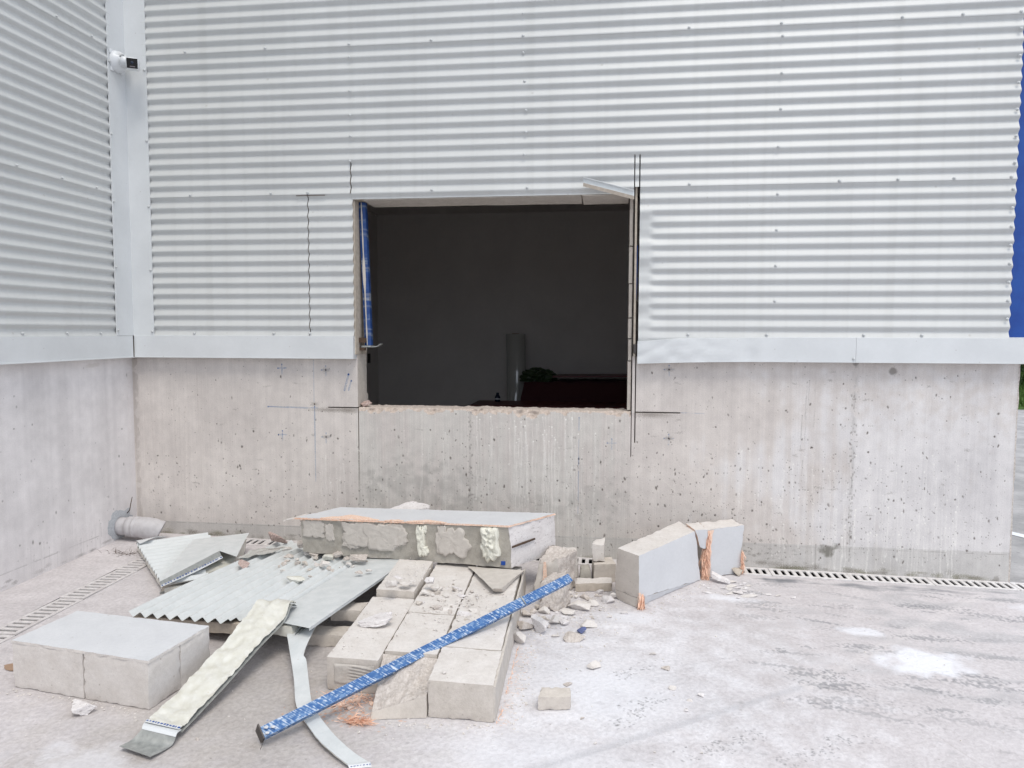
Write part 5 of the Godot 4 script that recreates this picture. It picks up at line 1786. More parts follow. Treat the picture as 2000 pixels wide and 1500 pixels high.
	hexa("piece", oc, [gp(3.055, 0.86, 0.002), gp(3.235, 0.80, 0.002), gp(3.30, 0.60, 0.002), gp(3.10, 0.60, 0.002), gp(3.085, 0.79, 0.20), gp(3.20, 0.82, 0.245), gp(3.31, 0.62, 0.24), gp(3.14, 0.585, 0.265)], 0.022, 0.010, 0.018, 152, [M.broken, M.broken, M.dab, M.broken, M.broken, M.dab], {1: 0.02, 3: 0.02})
	var ol := []
	var orr := []
	for k in 6:
		var t := k / 5.0
		var f0 := gp(3.055, 0.86, 0.002).lerp(gp(3.235, 0.80, 0.002), 0.34).lerp(gp(3.085, 0.79, 0.20).lerp(gp(3.20, 0.82, 0.245), 0.34), t)
		var f1 := gp(3.055, 0.86, 0.002).lerp(gp(3.235, 0.80, 0.002), 0.62 - 0.15 * t).lerp(gp(3.085, 0.79, 0.20).lerp(gp(3.20, 0.82, 0.245), 0.62 - 0.15 * t), t)
		ol.append(f0 + v(-0.004, 0, 0.012))
		orr.append(f1 + v(-0.004, 0, 0.014))
	ribbon("orange_crust", oc, ol, orr, 0.004, 0.002, 153, M.orange_crust, 0.0, 4, 4, 0.4)
	var lb := thing("wall_chunk", "jagged block stump under the blue angle's upper end", "rubble", gp(3.2, 0.95))
	hexa("piece", lb, [gp(3.11, 1.03, 0.002), gp(3.26, 1.00, 0.002), gp(3.29, 0.875, 0.002), gp(3.13, 0.89, 0.002), gp(3.12, 1.0, 0.16), gp(3.25, 0.97, 0.20), gp(3.28, 0.88, 0.21), gp(3.14, 0.895, 0.17)], 0.02, 0.014, 0.02, 154, M.broken, {2: 0.02, 3: 0.02})
	var p1 := thing("loose_block", "squat beige block against the wall foot, left of the standing slab", "block", gp(3.48, 0.42))
	hexa("piece", p1, [gp(3.408, 0.50, 0.002), gp(3.545, 0.46, 0.002), gp(3.52, 0.33, 0.002), gp(3.39, 0.36, 0.002), gp(3.408, 0.50, 0.115), gp(3.545, 0.46, 0.118), gp(3.52, 0.33, 0.118), gp(3.39, 0.36, 0.115)], 0.02, 0.005, 0.007, 155, M.block_dull, {2: 0.01})
	var p2 := thing("loose_block", "small upright block set on the squat block by the wall", "block", gp(3.43, 0.40, 0.12))
	hexa("piece", p2, [gp(3.40, 0.455, 0.1195), gp(3.475, 0.44, 0.1195), gp(3.465, 0.345, 0.1195), gp(3.395, 0.36, 0.1195), gp(3.395, 0.455, 0.235), gp(3.47, 0.44, 0.225), gp(3.475, 0.35, 0.252), gp(3.40, 0.365, 0.235)], 0.018, 0.007, 0.009, 156, M.block)
	var p3 := thing("loose_block", "flat strip of block on the floor between the upended chunk and standing slab", "block", gp(3.42, 0.62))
	hexa("piece", p3, [gp(3.30, 0.68, 0.002), gp(3.525, 0.63, 0.002), gp(3.52, 0.53, 0.002), gp(3.31, 0.57, 0.002), gp(3.30, 0.68, 0.052), gp(3.525, 0.63, 0.052), gp(3.52, 0.53, 0.055), gp(3.31, 0.57, 0.05)], 0.02, 0.005, 0.008, 157, [M.block, M.block, M.foam_dull, M.block, M.block, M.block])
	var p4 := thing("loose_block", "half round grey block behind the upended chunk", "block", gp(3.35, 0.50))
	hexa("piece", p4, [gp(3.315, 0.52, 0.002), gp(3.40, 0.51, 0.002), gp(3.385, 0.38, 0.002), gp(3.315, 0.40, 0.002), gp(3.325, 0.51, 0.085), gp(3.385, 0.50, 0.09), gp(3.375, 0.39, 0.09), gp(3.325, 0.41, 0.085)], 0.02, 0.008, 0.012, 158, M.mortar)
	var p5 := thing("loose_block", "pale block corner just visible right of the top slab", "block", gp(3.26, 0.35))
	hexa("piece", p5, [gp(3.21, 0.44, 0.002), gp(3.31, 0.43, 0.002), gp(3.30, 0.27, 0.002), gp(3.2, 0.27, 0.002), gp(3.21, 0.44, 0.15), gp(3.30, 0.43, 0.148), gp(3.29, 0.27, 0.15), gp(3.2, 0.27, 0.15)], 0.025, 0.006, 0.01, 159, M.block)
	var p6 := thing("wall_chunk", "pale pointed chunk sticking up behind the top slab", "rubble", v(2.15, -0.1, 0.27))
	hexa("piece", p6, [gp(1.98, 0.33, 0.002), gp(2.30, 0.33, 0.002), gp(2.30, 0.20, 0.002), gp(1.98, 0.20, 0.002), v(1.95, 0.185, 0.31), v(2.31, 0.235, 0.30), v(2.30, 0.235, 0.22), v(2.16, 0.262, 0.20)], 0.03, 0.008, 0.012, 160, M.pumice)
	var p7 := thing("brick", "lone beige half brick on the floor at the lower middle", "brick", gp(3.28, 2.05))
	hexa("piece", p7, [gp(3.212, 2.098, 0.001), gp(3.352, 2.072, 0.001), gp(3.345, 1.99, 0.001), gp(3.215, 2.01, 0.001), gp(3.214, 2.096, 0.058), gp(3.350, 2.070, 0.060), gp(3.343, 1.99, 0.060), gp(3.217, 2.01, 0.060)], 0.012, 0.004, 0.007, 161, M.block_dull, {2: 0.006})
	for q in [[2.02, 1.62, 0.22, 0.06, 0.0, 171, "grey block lying in the dark gap under the sheet panel"], [2.08, 1.45, 0.16, 0.06, 0.062, 172, "block piece stacked on another under the panel's right edge"], [1.80, 1.50, 0.09, 0.06, 0.0, 173, "small block under the panel behind the peeled strip"]]:
		var o := thing("loose_block", q[6], "block", gp(q[0], q[1], q[4]))
		var x: float = q[0]
		var z: float = q[1]
		var w: float = q[2]
		hexa("piece", o, [gp(x, z + 0.05, q[4] + 0.001), gp(x + w, z + 0.03, q[4] + 0.001), gp(x + w, z - 0.09, q[4] + 0.001), gp(x, z - 0.07, q[4] + 0.001), gp(x, z + 0.05, q[4] + q[3]), gp(x + w, z + 0.03, q[4] + q[3]), gp(x + w, z - 0.09, q[4] + q[3]), gp(x, z - 0.07, q[4] + q[3])], 0.025, 0.005, 0.008, q[5], M.block_dull)
	org = Vector3.ZERO

# ---------------------------------------------------------------- pieces of sandwich panel
func frame(o: Vector3, along: Vector3, across: Vector3) -> Transform3D:   # x along the ridges, y across, z up out of the sheet
	var x := along.normalized()
	var z := x.cross(across).normalized()
	var y := z.cross(x).normalized()
	return Transform3D(Basis(x, y, z), o)

func build_panels() -> void:
	# --- large piece, ridges running away from the camera
	var o := v(1.050, -0.044, 1.640)
	var p := thing("sandwich_panel", "large torn panel with a ribbed grey sheet lying under the top slab", "panel", o, "pieces of cladding panel on the ground")
	# local y must run to the right: ridges (x) point back, so z = x cross y points up when y runs to the left; flip by using -across
	var along := v(0.165, 0.010, -0.985)
	var across := v(-1.085, -0.060, -0.03)
	var xf := frame(o, along, across)       # y local negative to the right
	var s := new_st(0)
	var lift := func(x: float, y: float, z: float) -> float:
		return z + 0.004 * sin(x * 5.0 + y * 3.0)
	corrugated(s, xf, -0.012, 1.34, -0.63, 0.0, -0.012, 0.0130, 10, lift)
	corrugated(s, xf, 0.035, 1.34, -0.80, -0.63, -0.012, 0.0130, 10, lift)
	commit(s, "ribbed_sheet", M.sheet_dusty, p)
	var f := new_st()
	var fl := [[0.02, -0.80], [0.0, -0.93], [-0.035, -1.085], [0.55, -1.09], [1.05, -1.09], [1.05, -0.80], [0.55, -0.80]]
	var top := []
	for q in fl:
		top.append(xf * v(q[0], q[1], 0.004))
	for k in [[0, 1, 6], [1, 2, 3], [1, 3, 6], [6, 3, 4], [6, 4, 5]]:
		tri(f, top[k[0]], top[k[1]], top[k[2]], Vector3.UP)
	# small folded lip on the long free edge
	quad(f, xf * v(-0.035, -1.085, 0.004), xf * v(1.05, -1.09, 0.004), xf * v(1.05, -1.09, -0.010), xf * v(-0.035, -1.085, -0.010), -xf.basis.y)
	commit(f, "flat_flange", M.sheet_dusty, p)
	# foam core below the ribs
	var co := []
	for q in [[0.012, -0.012], [0.012, -0.66], [1.33, -0.66], [1.33, -0.012]]:
		co.append(xf * v(q[0], q[1], -0.078))
	for q in [[0.012, -0.012], [0.012, -0.66], [1.33, -0.66], [1.33, -0.012]]:
		co.append(xf * v(q[0], q[1], -0.024))
	hexa("foam_core", p, co, 0.05, 0.004, 0.006, 201, M.foam_dull, {2: 0.006})
	# torn foam stub and steel edge where the strip was pulled off
	var sb := []
	for z in [-0.060, -0.006]:
		for q in [[0.0, -0.83], [-0.012, -0.975], [0.16, -0.97], [0.16, -0.83]]:
			sb.append(xf * v(q[0], q[1], z))
	hexa("foam_stub", p, sb, 0.025, 0.006, 0.012, 202, M.foam)
	var tw := new_st()
	for k in 4:
		var y := -0.985 - 0.018 * k
		quad(tw, xf * v(-0.02 + 0.012 * k, y, -0.055 + 0.010 * k), xf * v(0.2, y, -0.045), xf * v(0.2, y - 0.016, -0.012), xf * v(-0.012 + 0.010 * k, y - 0.015, -0.028 + 0.006 * k), xf.basis.z)
	commit(tw, "bent_edge", M.steel_back, p)
	# torn tongue with a dark slit behind it
	ribbon("torn_tongue", p, [xf * v(0.10, -0.80, 0.005), xf * v(0.06, -0.81, 0.022), xf * v(0.015, -0.79, 0.045)], [xf * v(0.10, -0.87, 0.006), xf * v(0.07, -0.85, 0.02), xf * v(0.03, -0.80, 0.046)], 0.0012, 0.001, 203, M.sheet_dusty, 0.0, 5, 3)

	# --- long strip peeled off its front edge, yellow foam side up
	var L := [v(1.789, 0.020, 1.600), v(1.782, 0.066, 1.690), v(1.776, 0.032, 1.808), v(1.763, -0.026, 2.007), v(1.738, -0.080, 2.253), v(1.724, -0.118, 2.458), v(1.726, -0.118, 2.521)]
	var R := [v(1.930, 0.020, 1.580), v(1.946, 0.062, 1.680), v(1.958, 0.020, 1.801), v(1.918, -0.033, 1.965), v(1.895, -0.087, 2.226), v(1.870, -0.129, 2.424), v(1.869, -0.136, 2.527)]
	var ps := thing("peeled_strip", "long peeled strip with yellow foam side up running down to the left floor", "strip", v(1.83, -0.14, 2.4))
	ribbon("foam_layer", ps, L, R, 0.003, 0.017, 211, M.foam, 0.003, 20, 18, 0.08, true)
	var L2 := []
	var R2 := []
	for k in L.size():
		L2.append(L[k] + (L[k] - R[k]).normalized() * 0.004)
		R2.append(R[k] + (R[k] - L[k]).normalized() * 0.007)
	ribbon("steel_backing", ps, L2, R2, 0.0016, 0.002, 212, M.steel_back, -0.004, 9, 6)
	# end: printed tape, hem, and the bent steel flap
	var e0 := v(1.726, -0.110, 2.523)
	var e1 := v(1.869, -0.128, 2.529)
	ribbon("hem", ps, [e0 + v(-0.004, 0, 0), e0 + v(0.006, 0.004, 0.03), e0 + v(0.012, -0.004, 0.046)], [e1 + v(0.006, 0, 0), e1 + v(0.008, 0.004, 0.03), e1 + v(0.010, -0.004, 0.046)], 0.003, 0.0005, 213, M.flash, 0.0, 5, 4)
	var tp := ribbon("printed_tape", ps, [e0 + v(-0.001, 0.008, -0.006), e0 + v(0.005, 0.0085, 0.016)], [e1 + v(0.002, 0.008, -0.008), e1 + v(0.006, 0.0085, 0.014)], 0.0006, 0.0003, 214, M.flash, 0.0, 4, 6)
	tape_print(ps, e0 + v(0.002, 0.0096, 0.004), e1 + v(0.004, 0.0096, 0.003), 12, 215)
	ribbon("bent_flap", ps, [e0 + v(0.012, -0.004, 0.046), v(1.715, -0.142, 2.60), v(1.700, -0.139, 2.650)], [e1 + v(0.010, -0.006, 0.046), v(1.872, -0.156, 2.60), v(1.850, -0.146, 2.690)], 0.0016, 0.001, 216, M.steel_back, 0.0, 7, 6)

	# --- narrow curling strip of sheet
	var nl := [v(1.944, -0.023, 1.742), v(2.029, -0.056, 1.893), v(2.143, -0.108, 2.101), v(2.215, -0.130, 2.251), v(2.266, -0.137, 2.329), v(2.338, -0.142, 2.413), v(2.419, -0.146, 2.502), v(2.513, -0.152, 2.580), v(2.575, -0.156, 2.623)]
	var nr := [v(2.088, -0.004, 1.652), v(2.122, -0.055, 1.931), v(2.152, -0.085, 1.982), v(2.256, -0.122, 2.193), v(2.304, -0.130, 2.279), v(2.377, -0.137, 2.368), v(2.465, -0.143, 2.462), v(2.566, -0.149, 2.550), v(2.642, -0.154, 2.598)]
	var ns := thing("sheet_strip", "narrow pale sheet strip curling down from the panel under the blue angle", "strip", v(2.3, -0.14, 2.3))
	ribbon("strip", ns, nl, nr, 0.0020, 0.002, 221, M.sheet_dusty, 0.0, 7, 5)
	ribbon("foam_layer", ns, nl, nr, 0.004, 0.002, 221, M.foam, -0.0032, 7, 5, 0.1)
	var n0: Vector3 = nl[8] + v(-0.004, 0.002, 0.004)
	var n1: Vector3 = nr[8] + v(0.004, 0.002, 0.004)
	ribbon("hem", ns, [n0, n0 + v(0.01, 0.004, 0.012), n0 + v(0.018, -0.004, 0.02)], [n1, n1 + v(0.01, 0.004, 0.012), n1 + v(0.018, -0.006, 0.02)], 0.002, 0.0003, 222, M.flash, 0.0, 4, 3)
	tape_print(ns, n0 + v(0.018, 0.003, 0.014), n1 + v(0.016, 0.003, 0.014), 7, 223)

	# --- small piece by the pipe: ribs running to the right
	var q0 := v(0.300, -0.045, 0.455)
	var q := thing("sandwich_panel", "small ribbed panel piece in the corner by the drain pipe", "panel", q0, "pieces of cladding panel on the ground")
	var qx := frame(q0, v(0.745, 0.0, -0.667), v(-0.66, 0.014, -0.75))
	var qs := new_st(0)
	corrugated(qs, qx, 0.0, 0.46, -0.50, 0.03, -0.015, 0.0130, 6)
	corrugated(qs, qx, 0.0, 0.26, -0.985, -0.50, -0.015, 0.0130, 6)
	commit(qs, "ribbed_sheet", M.sheet_dusty, q)
	var qc := []
	for z in [-0.05, -0.022]:
		for w in [[0.006, -0.975], [0.24, -0.975], [0.44, 0.02], [0.006, 0.02]]:
			qc.append(qx * v(w[0], w[1], z))
	hexa("foam_core", q, qc, 0.05, 0.003, 0.006, 231, M.foam)
	# turned up corner
	ribbon("turned_corner", q, [qx * v(0.0, 0.03, 0.010), qx * v(0.0, -0.01, 0.022), qx * v(0.005, -0.10, 0.024)], [qx * v(0.19, 0.03, 0.010), qx * v(0.12, -0.01, 0.03), qx * v(0.02, -0.10, 0.026)], 0.002, 0.001, 232, M.flash, 0.0, 5, 4)

	# --- flat faced piece lying on it with a folded lip
	var w := thing("sandwich_panel", "flat grey panel piece with a blue printed lip lying on the small ribbed one", "panel", v(0.95, -0.06, 0.75), "pieces of cladding panel on the ground")
	var a0 := v(0.716, 0.000, 0.452)      # back left
	var a1 := v(1.030, 0.012, 0.285)      # back right
	var a2 := v(1.205, 0.005, 0.800)      # front right
	var a3 := v(0.957, -0.026, 1.222)     # front tip
	var am := v(1.075, 0.028, 0.770)      # raised end of the lip
	var ft := new_st(0)
	var sheet := [[a0, a3], [a0.lerp(a1, 0.33), a3.lerp(am, 0.45)], [a0.lerp(a1, 0.66), am], [a1, a2]]
	var rowsp := []
	for e in sheet:
		var row := []
		for k in 9:
			row.append(e[0].lerp(e[1], k / 8.0) + v(0, 0.004 * sin(PI * k / 8.0), 0))
		rowsp.append(row)
	for i in 3:
		for k in 8:
			quad(ft, rowsp[i][k], rowsp[i + 1][k], rowsp[i + 1][k + 1], rowsp[i][k + 1], Vector3.UP)
	commit(ft, "flat_sheet", M.sheet_dusty, w)
	ribbon("folded_lip", w, [a3 + v(0, 0.001, 0), a3.lerp(am, 0.5), am], [a3 + v(0.012, -0.016, 0.008), a3.lerp(am, 0.5) + v(0.018, -0.026, 0.010), am + v(0.020, -0.028, 0.012)], 0.0016, 0.0005, 241, M.steel_back, 0.0, 6, 3)
	ribbon("lip_return", w, [a3 + v(0.012, -0.016, 0.008), a3.lerp(am, 0.5) + v(0.018, -0.026, 0.010), am + v(0.020, -0.028, 0.012)], [a3 + v(0.022, -0.022, 0.018), a3.lerp(am, 0.5) + v(0.032, -0.034, 0.022), am + v(0.036, -0.036, 0.024)], 0.0018, 0.0004, 242, M.flash, 0.0, 6, 3)
	tape_print(w, a3 + v(0.018, -0.0165, 0.0145), am + v(0.029, -0.029, 0.020), 22, 243)
	var wc := [v(0.945, -0.098, 1.195), v(1.18, -0.104, 0.785), v(1.02, -0.096, 0.31), v(0.74, -0.044, 0.47), v(0.948, -0.066, 1.185), v(1.165, -0.062, 0.785), v(1.018, 0.004, 0.305), v(0.735, -0.010, 0.47)]
	hexa("foam_core", w, wc, 0.03, 0.006, 0.010, 244, [M.foam, M.foam, M.foam_dull, M.foam, M.foam, M.foam], {2: 0.012, 1: 0.01})
	var bsht := new_st()
	for k in 2:
		var dy := -0.004 - 0.008 * k
		quad(bsht, v(0.940, -0.092 + dy, 1.200), v(1.06, -0.092 + dy, 1.01), v(1.05, -0.092 + dy, 0.98), v(0.93, -0.092 + dy, 1.16), Vector3.UP)
		quad(bsht, v(0.940, -0.092 + dy, 1.200), v(1.06, -0.092 + dy, 1.01), v(1.06, -0.096 + dy, 1.01), v(0.940, -0.096 + dy, 1.200), v(0.8, 0, 0.6))
	commit(bsht, "bottom_sheet", M.steel_back, w)
	org = Vector3.ZERO

# blue print on the sealing tape: worn blocks, too broken to read
func tape_print(parent: Node, a: Vector3, b: Vector3, n: int, seed_: int) -> void:
	var r := RandomNumberGenerator.new()
	r.seed = seed_
	var st := new_st()
	var d := b - a
	var side := d.cross(Vector3.UP).normalized()
	for i in n:
		var t := (i + 0.1 + r.randf() * 0.2) / n
		var l := (0.35 + 0.4 * r.randf()) / n
		var w := 0.0035 + 0.003 * r.randf()
		var m := a + d * t
		quad(st, m - side * w, m + d * l - side * w, m + d * l + side * w * r.randf_range(0.4, 1.0), m + side * w, Vector3.UP)
	commit(st, "tape_print", M.blue_trim, parent)

# ---------------------------------------------------------------- steel
func angle_bar(called: String, parent: Node, a: Vector3, b: Vector3, n1: Vector3, leg1: float, leg2: float, t: float, m: Material) -> MeshInstance3D:
	# L section from a to b: first leg lies along w1 (face normal n1), second leg along -n1
	var d := (b - a).normalized()
	n1 = (n1 - d * n1.dot(d)).normalized()
	var w1 := n1.cross(d).normalized()
	var prof := [Vector2(0, 0), Vector2(leg1, 0), Vector2(leg1, -t), Vector2(t, -t), Vector2(t, -leg2), Vector2(0, -leg2)]
	var st := new_st()
	var n := 24
	for k in prof.size():
		var p: Vector2 = prof[k]
		var q: Vector2 = prof[(k + 1) % prof.size()]
		var e := q - p
		var out := (w1 * e.y - n1 * e.x) * -1.0
		for i in n:
			var u0 := float(i) / n
			var u1 := float(i + 1) / n
			var A := a.lerp(b, u0)
			var B := a.lerp(b, u1)
			var v0 := 0.0 if k % 2 == 0 else 0.9
			quad_uv(st, [A + w1 * p.x + n1 * p.y, B + w1 * p.x + n1 * p.y, B + w1 * q.x + n1 * q.y, A + w1 * q.x + n1 * q.y], [Vector2(u0, v0 + 0.05), Vector2(u1, v0 + 0.05), Vector2(u1, v0 + 0.95), Vector2(u0, v0 + 0.95)], out)
	for e in [a, b]:
		var nn: Vector3 = (a - b) if e == a else (b - a)
		var P := []
		for p in prof:
			P.append(e + w1 * p.x + n1 * p.y)
		for k in [[0, 1, 2, 3], [0, 3, 4, 5]]:
			quad(st, P[k[0]], P[k[1]], P[k[2]], P[k[3]], nn)
	return commit(st, called, m, parent)

func build_steel() -> void:
	# blue angle across the foreground
	var a := v(2.222, -0.124, 2.545)
	var b := v(3.315, 0.108, 1.270)
	var s := thing("steel_angle", "long blue steel angle with scraped paint propped across the slabs in front", "steel angle", a)
	angle_bar("angle", s, a, b, v(0.42, 0.70, 0.62), 0.043, 0.040, 0.005, M.blue_bar)
	# burnt end plate at the lower end, cross weld near the top
	var d := (b - a).normalized()
	var n1 := v(0.42, 0.70, 0.62)
	n1 = (n1 - d * n1.dot(d)).normalized()
	var w1 := n1.cross(d).normalized()
	var e := new_st()
	var E := a - d * 0.002
	quad(e, E + n1 * 0.006 + w1 * -0.004, E + n1 * 0.006 + w1 * 0.056, E - n1 * 0.052 + w1 * 0.050, E - n1 * 0.05 + w1 * -0.004, -d)
	quad(e, E - d * 0.005 + n1 * 0.006 + w1 * -0.004, E - d * 0.005 + n1 * 0.006 + w1 * 0.056, E - d * 0.005 - n1 * 0.052 + w1 * 0.050, E - d * 0.005 - n1 * 0.05 + w1 * -0.004, -d)
	quad(e, E + n1 * 0.006 + w1 * 0.056, E - d * 0.005 + n1 * 0.006 + w1 * 0.056, E - d * 0.005 + n1 * 0.006 - w1 * 0.004, E + n1 * 0.006 - w1 * 0.004, n1)
	quad(e, E + n1 * 0.004 - w1 * 0.004, E + n1 * 0.004 - w1 * 0.030 - d * 0.03, E - d * 0.03 - n1 * 0.004 - w1 * 0.034, E - n1 * 0.01 - w1 * 0.004, n1)
	commit(e, "end_plate", M.dark_steel, s)
	var wl := new_st(0)
	var wp := a.lerp(b, 0.80) + n1 * 0.001
	tube(wl, [wp, wp + w1 * 0.026, wp + w1 * 0.052], [0.004, 0.0045, 0.004], 8)
	commit(wl, "weld_seam", M.steel_back, s)
	var lump := new_st()
	for q in [[0.010, 0.012], [0.030, 0.016], [0.02, 0.04]]:
		var c: Vector3 = a + d * q[1] + w1 * q[0] + n1 * 0.006
		bevel_box(lump, c - v(0.007, 0.003, 0.006), c + v(0.008, 0.004, 0.006), 0.0025)
	commit(lump, "plaster_crumbs", M.skin, s)

	# blue post hanging in the hole by the left jamb
	var t := v(1.748, OY1 - 0.004, -0.055)
	var f := v(1.782, 1.305, -0.055)
	var p := thing("steel_post", "scuffed blue steel post hanging inside the left edge of the hole", "steel post", f)
	# two legs of a bent section side by side
	var st := new_st()
	var left := [Vector2(-0.024, 0.0), Vector2(0.000, 0.012), Vector2(0.022, -0.006), Vector2(0.022, -0.05), Vector2(-0.024, -0.05)]
	for k in left.size():
		var q0: Vector2 = left[k]
		var q1: Vector2 = left[(k + 1) % left.size()]
		var out := v(q1.y - q0.y, 0, -(q1.x - q0.x)) * -1.0
		if out.dot(v((q0.x + q1.x) * 0.5, 0, (q0.y + q1.y) * 0.5 + 0.02)) < 0.0:
			out = -out
		for i in 10:
			var u0 := i / 10.0
			var u1 := (i + 1) / 10.0
			var A := t.lerp(f, u0)
			var B := t.lerp(f, u1)
			quad_uv(st, [A + v(q0.x, 0, q0.y), B + v(q0.x, 0, q0.y), B + v(q1.x, 0, q1.y), A + v(q1.x, 0, q1.y)], [Vector2(0.35 + u0 * 0.6, k * 0.2), Vector2(0.35 + u1 * 0.6, k * 0.2), Vector2(0.35 + u1 * 0.6, k * 0.2 + 0.2), Vector2(0.35 + u0 * 0.6, k * 0.2 + 0.2)], out)
	commit(st, "section", M.blue_post, p)
	# dried slurry along its ridge
	var rg := []
	var rg2 := []
	for k in 12:
		var c := t.lerp(f, k / 11.0) + v(0, 0, 0.0135)
		var w := 0.002 + 0.004 * absf(sin(k * 1.7)) + (0.007 if k == 5 or k == 6 else 0.0)
		rg.append(c + v(-w, 0, -0.001))
		rg2.append(c + v(w * 0.8, 0, -0.001))
	var rs := new_st(0)
	for k in 11:
		quad(rs, rg[k], rg2[k], rg2[k + 1], rg[k + 1], Vector3(0, 0, 1))
	commit(rs, "slurry_streak", M.dab, p)
	var fp := new_st()
	box(fp, f + v(-0.040, -0.012, -0.07), f + v(0.030, -0.001, 0.025))
	commit(fp, "foot_plate", M.steel_back, p)
	ribbon("bent_tab", p, [f + v(0.030, -0.010, 0.022), f + v(0.07, -0.006, 0.022), f + v(0.098, 0.012, 0.022)], [f + v(0.030, -0.010, -0.05), f + v(0.07, -0.006, -0.04), f + v(0.098, 0.012, -0.03)], 0.005, 0.0, 251, M.steel_back, 0.0, 4, 2)
	var br := new_st()
	box(br, v(1.728, 1.325, -0.07), v(1.775, 1.36, -0.02))
	box(br, v(1.7285, 1.27, -0.06), v(1.765, 1.29, -0.03))
	commit(br, "torn_bracket", M.rust, p)

	# slim stub of the old lining left standing in the right jamb
	var j := thing("jamb_strip", "thin beige strip of blocks left in the right edge of the hole", "strip", v(3.63, OY0, -0.1))
	var ys := [OY0 + 0.01, 1.21, 1.36, 1.50, 1.73, 1.98, 2.30]
	for k in ys.size() - 1:
		var y0: float = ys[k] + 0.003
		var y1: float = ys[k + 1] - 0.003
		var xo := 0.002 * (k % 2)
		hexa("piece", j, [v(3.612 + xo, y0, -0.03), v(3.634, y0, -0.03), v(3.634, y0, -0.19), v(3.612 + xo, y0, -0.19), v(3.612 + xo, y1, -0.03), v(3.634, y1, -0.03), v(3.634, y1, -0.19), v(3.612 + xo, y1, -0.19)], 0.03, 0.002, 0.003, 260 + k, M.block_dull)
	# torn sheet and blue steel bits left in the kerf
	var kb := thing("kerf_scrap", "torn dark scraps of steel and foam in the right hand saw cut", "scrap", v(3.668, 1.3, 0.02))
	var ks := new_st()
	var r := RandomNumberGenerator.new()
	r.seed = 12
	for k in 26:
		var y := r.randf_range(1.3, 2.34)
		var x := 3.6605 + r.randf() * 0.008
		tri(ks, v(x, y, 0.03), v(x + r.randf_range(0.003, 0.010), y + r.randf_range(-0.02, 0.05), 0.045 + r.randf() * 0.02), v(x + 0.004, y + r.randf_range(0.03, 0.09), 0.03), Vector3(0, 0, 1))
	commit(ks, "torn_edge", M.dark_steel, kb)
	var kb2 := new_st()
	box(kb2, v(3.6595, 1.62, -0.02), v(3.6675, 1.98, 0.01))
	commit(kb2, "blue_steel", M.blue_trim, kb)
	var kb3 := new_st()
	bevel_box(kb3, v(3.645, 1.262, 0.0), v(3.668, 1.325, 0.045), 0.004)
	commit(kb3, "bent_bracket", M.dark_steel, kb)

	# bent channel sticking out above the right corner
	var z := thing("bent_channel", "short bent white channel sticking out at the hole's upper right corner", "flashing", v(3.64, 2.33, 0.09))
	var c0 := v(3.306, 2.408, 0.115)
	var c1 := v(3.636, 2.322, 0.085)
	for q in [["back_web", v(0, 0.0, 0), v(0, -0.030, 0.0), M.sheet_dusty], ["top_fold", v(0, 0.0, 0), v(0, 0.004, 0.016), M.flash], ["bottom_fold", v(0, -0.030, 0), v(0, -0.034, 0.020), M.flash], ["lip", v(0, -0.034, 0.020), v(0, -0.056, 0.014), M.foam_dull]]:
		ribbon(q[0], z, [c0 + q[1], c0.lerp(c1, 0.5) + q[1], c1 + q[1]], [c0 + q[2], c0.lerp(c1, 0.5) + q[2], c1 + q[2]], 0.0018, 0.0006, 271, q[3], 0.0, 5, 2)
	# loose plate hanging off the lintel at the right, with a joint
	var lp := thing("lintel_plate", "pale lining plate along the top of the hole at its right end", "lining", v(3.45, OY1, 0.0))
	hexa("plate", lp, [v(3.296, OY1 - 0.006, 0.044), v(3.606, OY1 - 0.005, 0.044), v(3.606, OY1 - 0.026, -0.19), v(3.296, OY1 - 0.028, -0.19), v(3.296, OY1 - 0.0015, 0.044), v(3.606, OY1 - 0.0015, 0.044), v(3.606, OY1 - 0.0015, -0.19), v(3.296, OY1 - 0.0015, -0.19)], 0.05, 0.001, 0.003, 281, M.block_dull)
	org = Vector3.ZERO

# ---------------------------------------------------------------- loose rubble
var rk_ground := [[3.437, -0.177, 1.671, 0.068, 0.048], [3.326, -0.171, 1.385, 0.104, 0.057], [3.398, -0.169, 1.197, 0.093, 0.055], [3.143, -0.167, 1.308, 0.113, 0.118], [3.051, -0.167, 1.464, 0.083, 0.103], [3.066, -0.165, 1.295, 0.097, 0.070], [3.223, -0.166, 1.187, 0.083, 0.077], [3.267, -0.167, 1.193, 0.055, 0.044], [3.337, -0.165, 0.963, 0.133, 0.064], [3.365, -0.163, 0.783, 0.078, 0.048], [3.412, -0.165, 0.887, 0.071, 0.047], [3.500, -0.166, 0.824, 0.077, 0.071], [3.532, -0.165, 0.753, 0.060, 0.060], [3.772, -0.182, 1.625, 0.043, 0.022], [3.788, -0.185, 1.817, 0.037, 0.030], [3.908, -0.188, 1.862, 0.031, 0.022], [3.720, -0.179, 1.473, 0.035, 0.020], [3.323, -0.178, 1.862, 0.041, 0.021], [4.335, -0.170, 0.188, 0.100, 0.080], [1.373, -0.153, 2.433, 0.112, 0.067], [3.232, -0.169, 1.351, 0.042, 0.021], [3.400, -0.184, 2.135, 0.021, 0.015], [3.854, -0.188, 1.912, 0.027, 0.018], [3.831, -0.189, 2.002, 0.022, 0.015], [2.531, -0.172, 2.383, 0.016, 0.016], [1.938, -0.164, 2.531, 0.018, 0.016], [3.506, -0.169, 1.044, 0.034, 0.023], [3.591, -0.169, 0.970, 0.046, 0.020], [3.147, -0.163, 1.056, 0.074, 0.063], [3.059, -0.162, 1.109, 0.085, 0.056], [3.280, -0.165, 1.033, 0.086, 0.040], [3.444, -0.162, 0.684, 0.055, 0.043]]
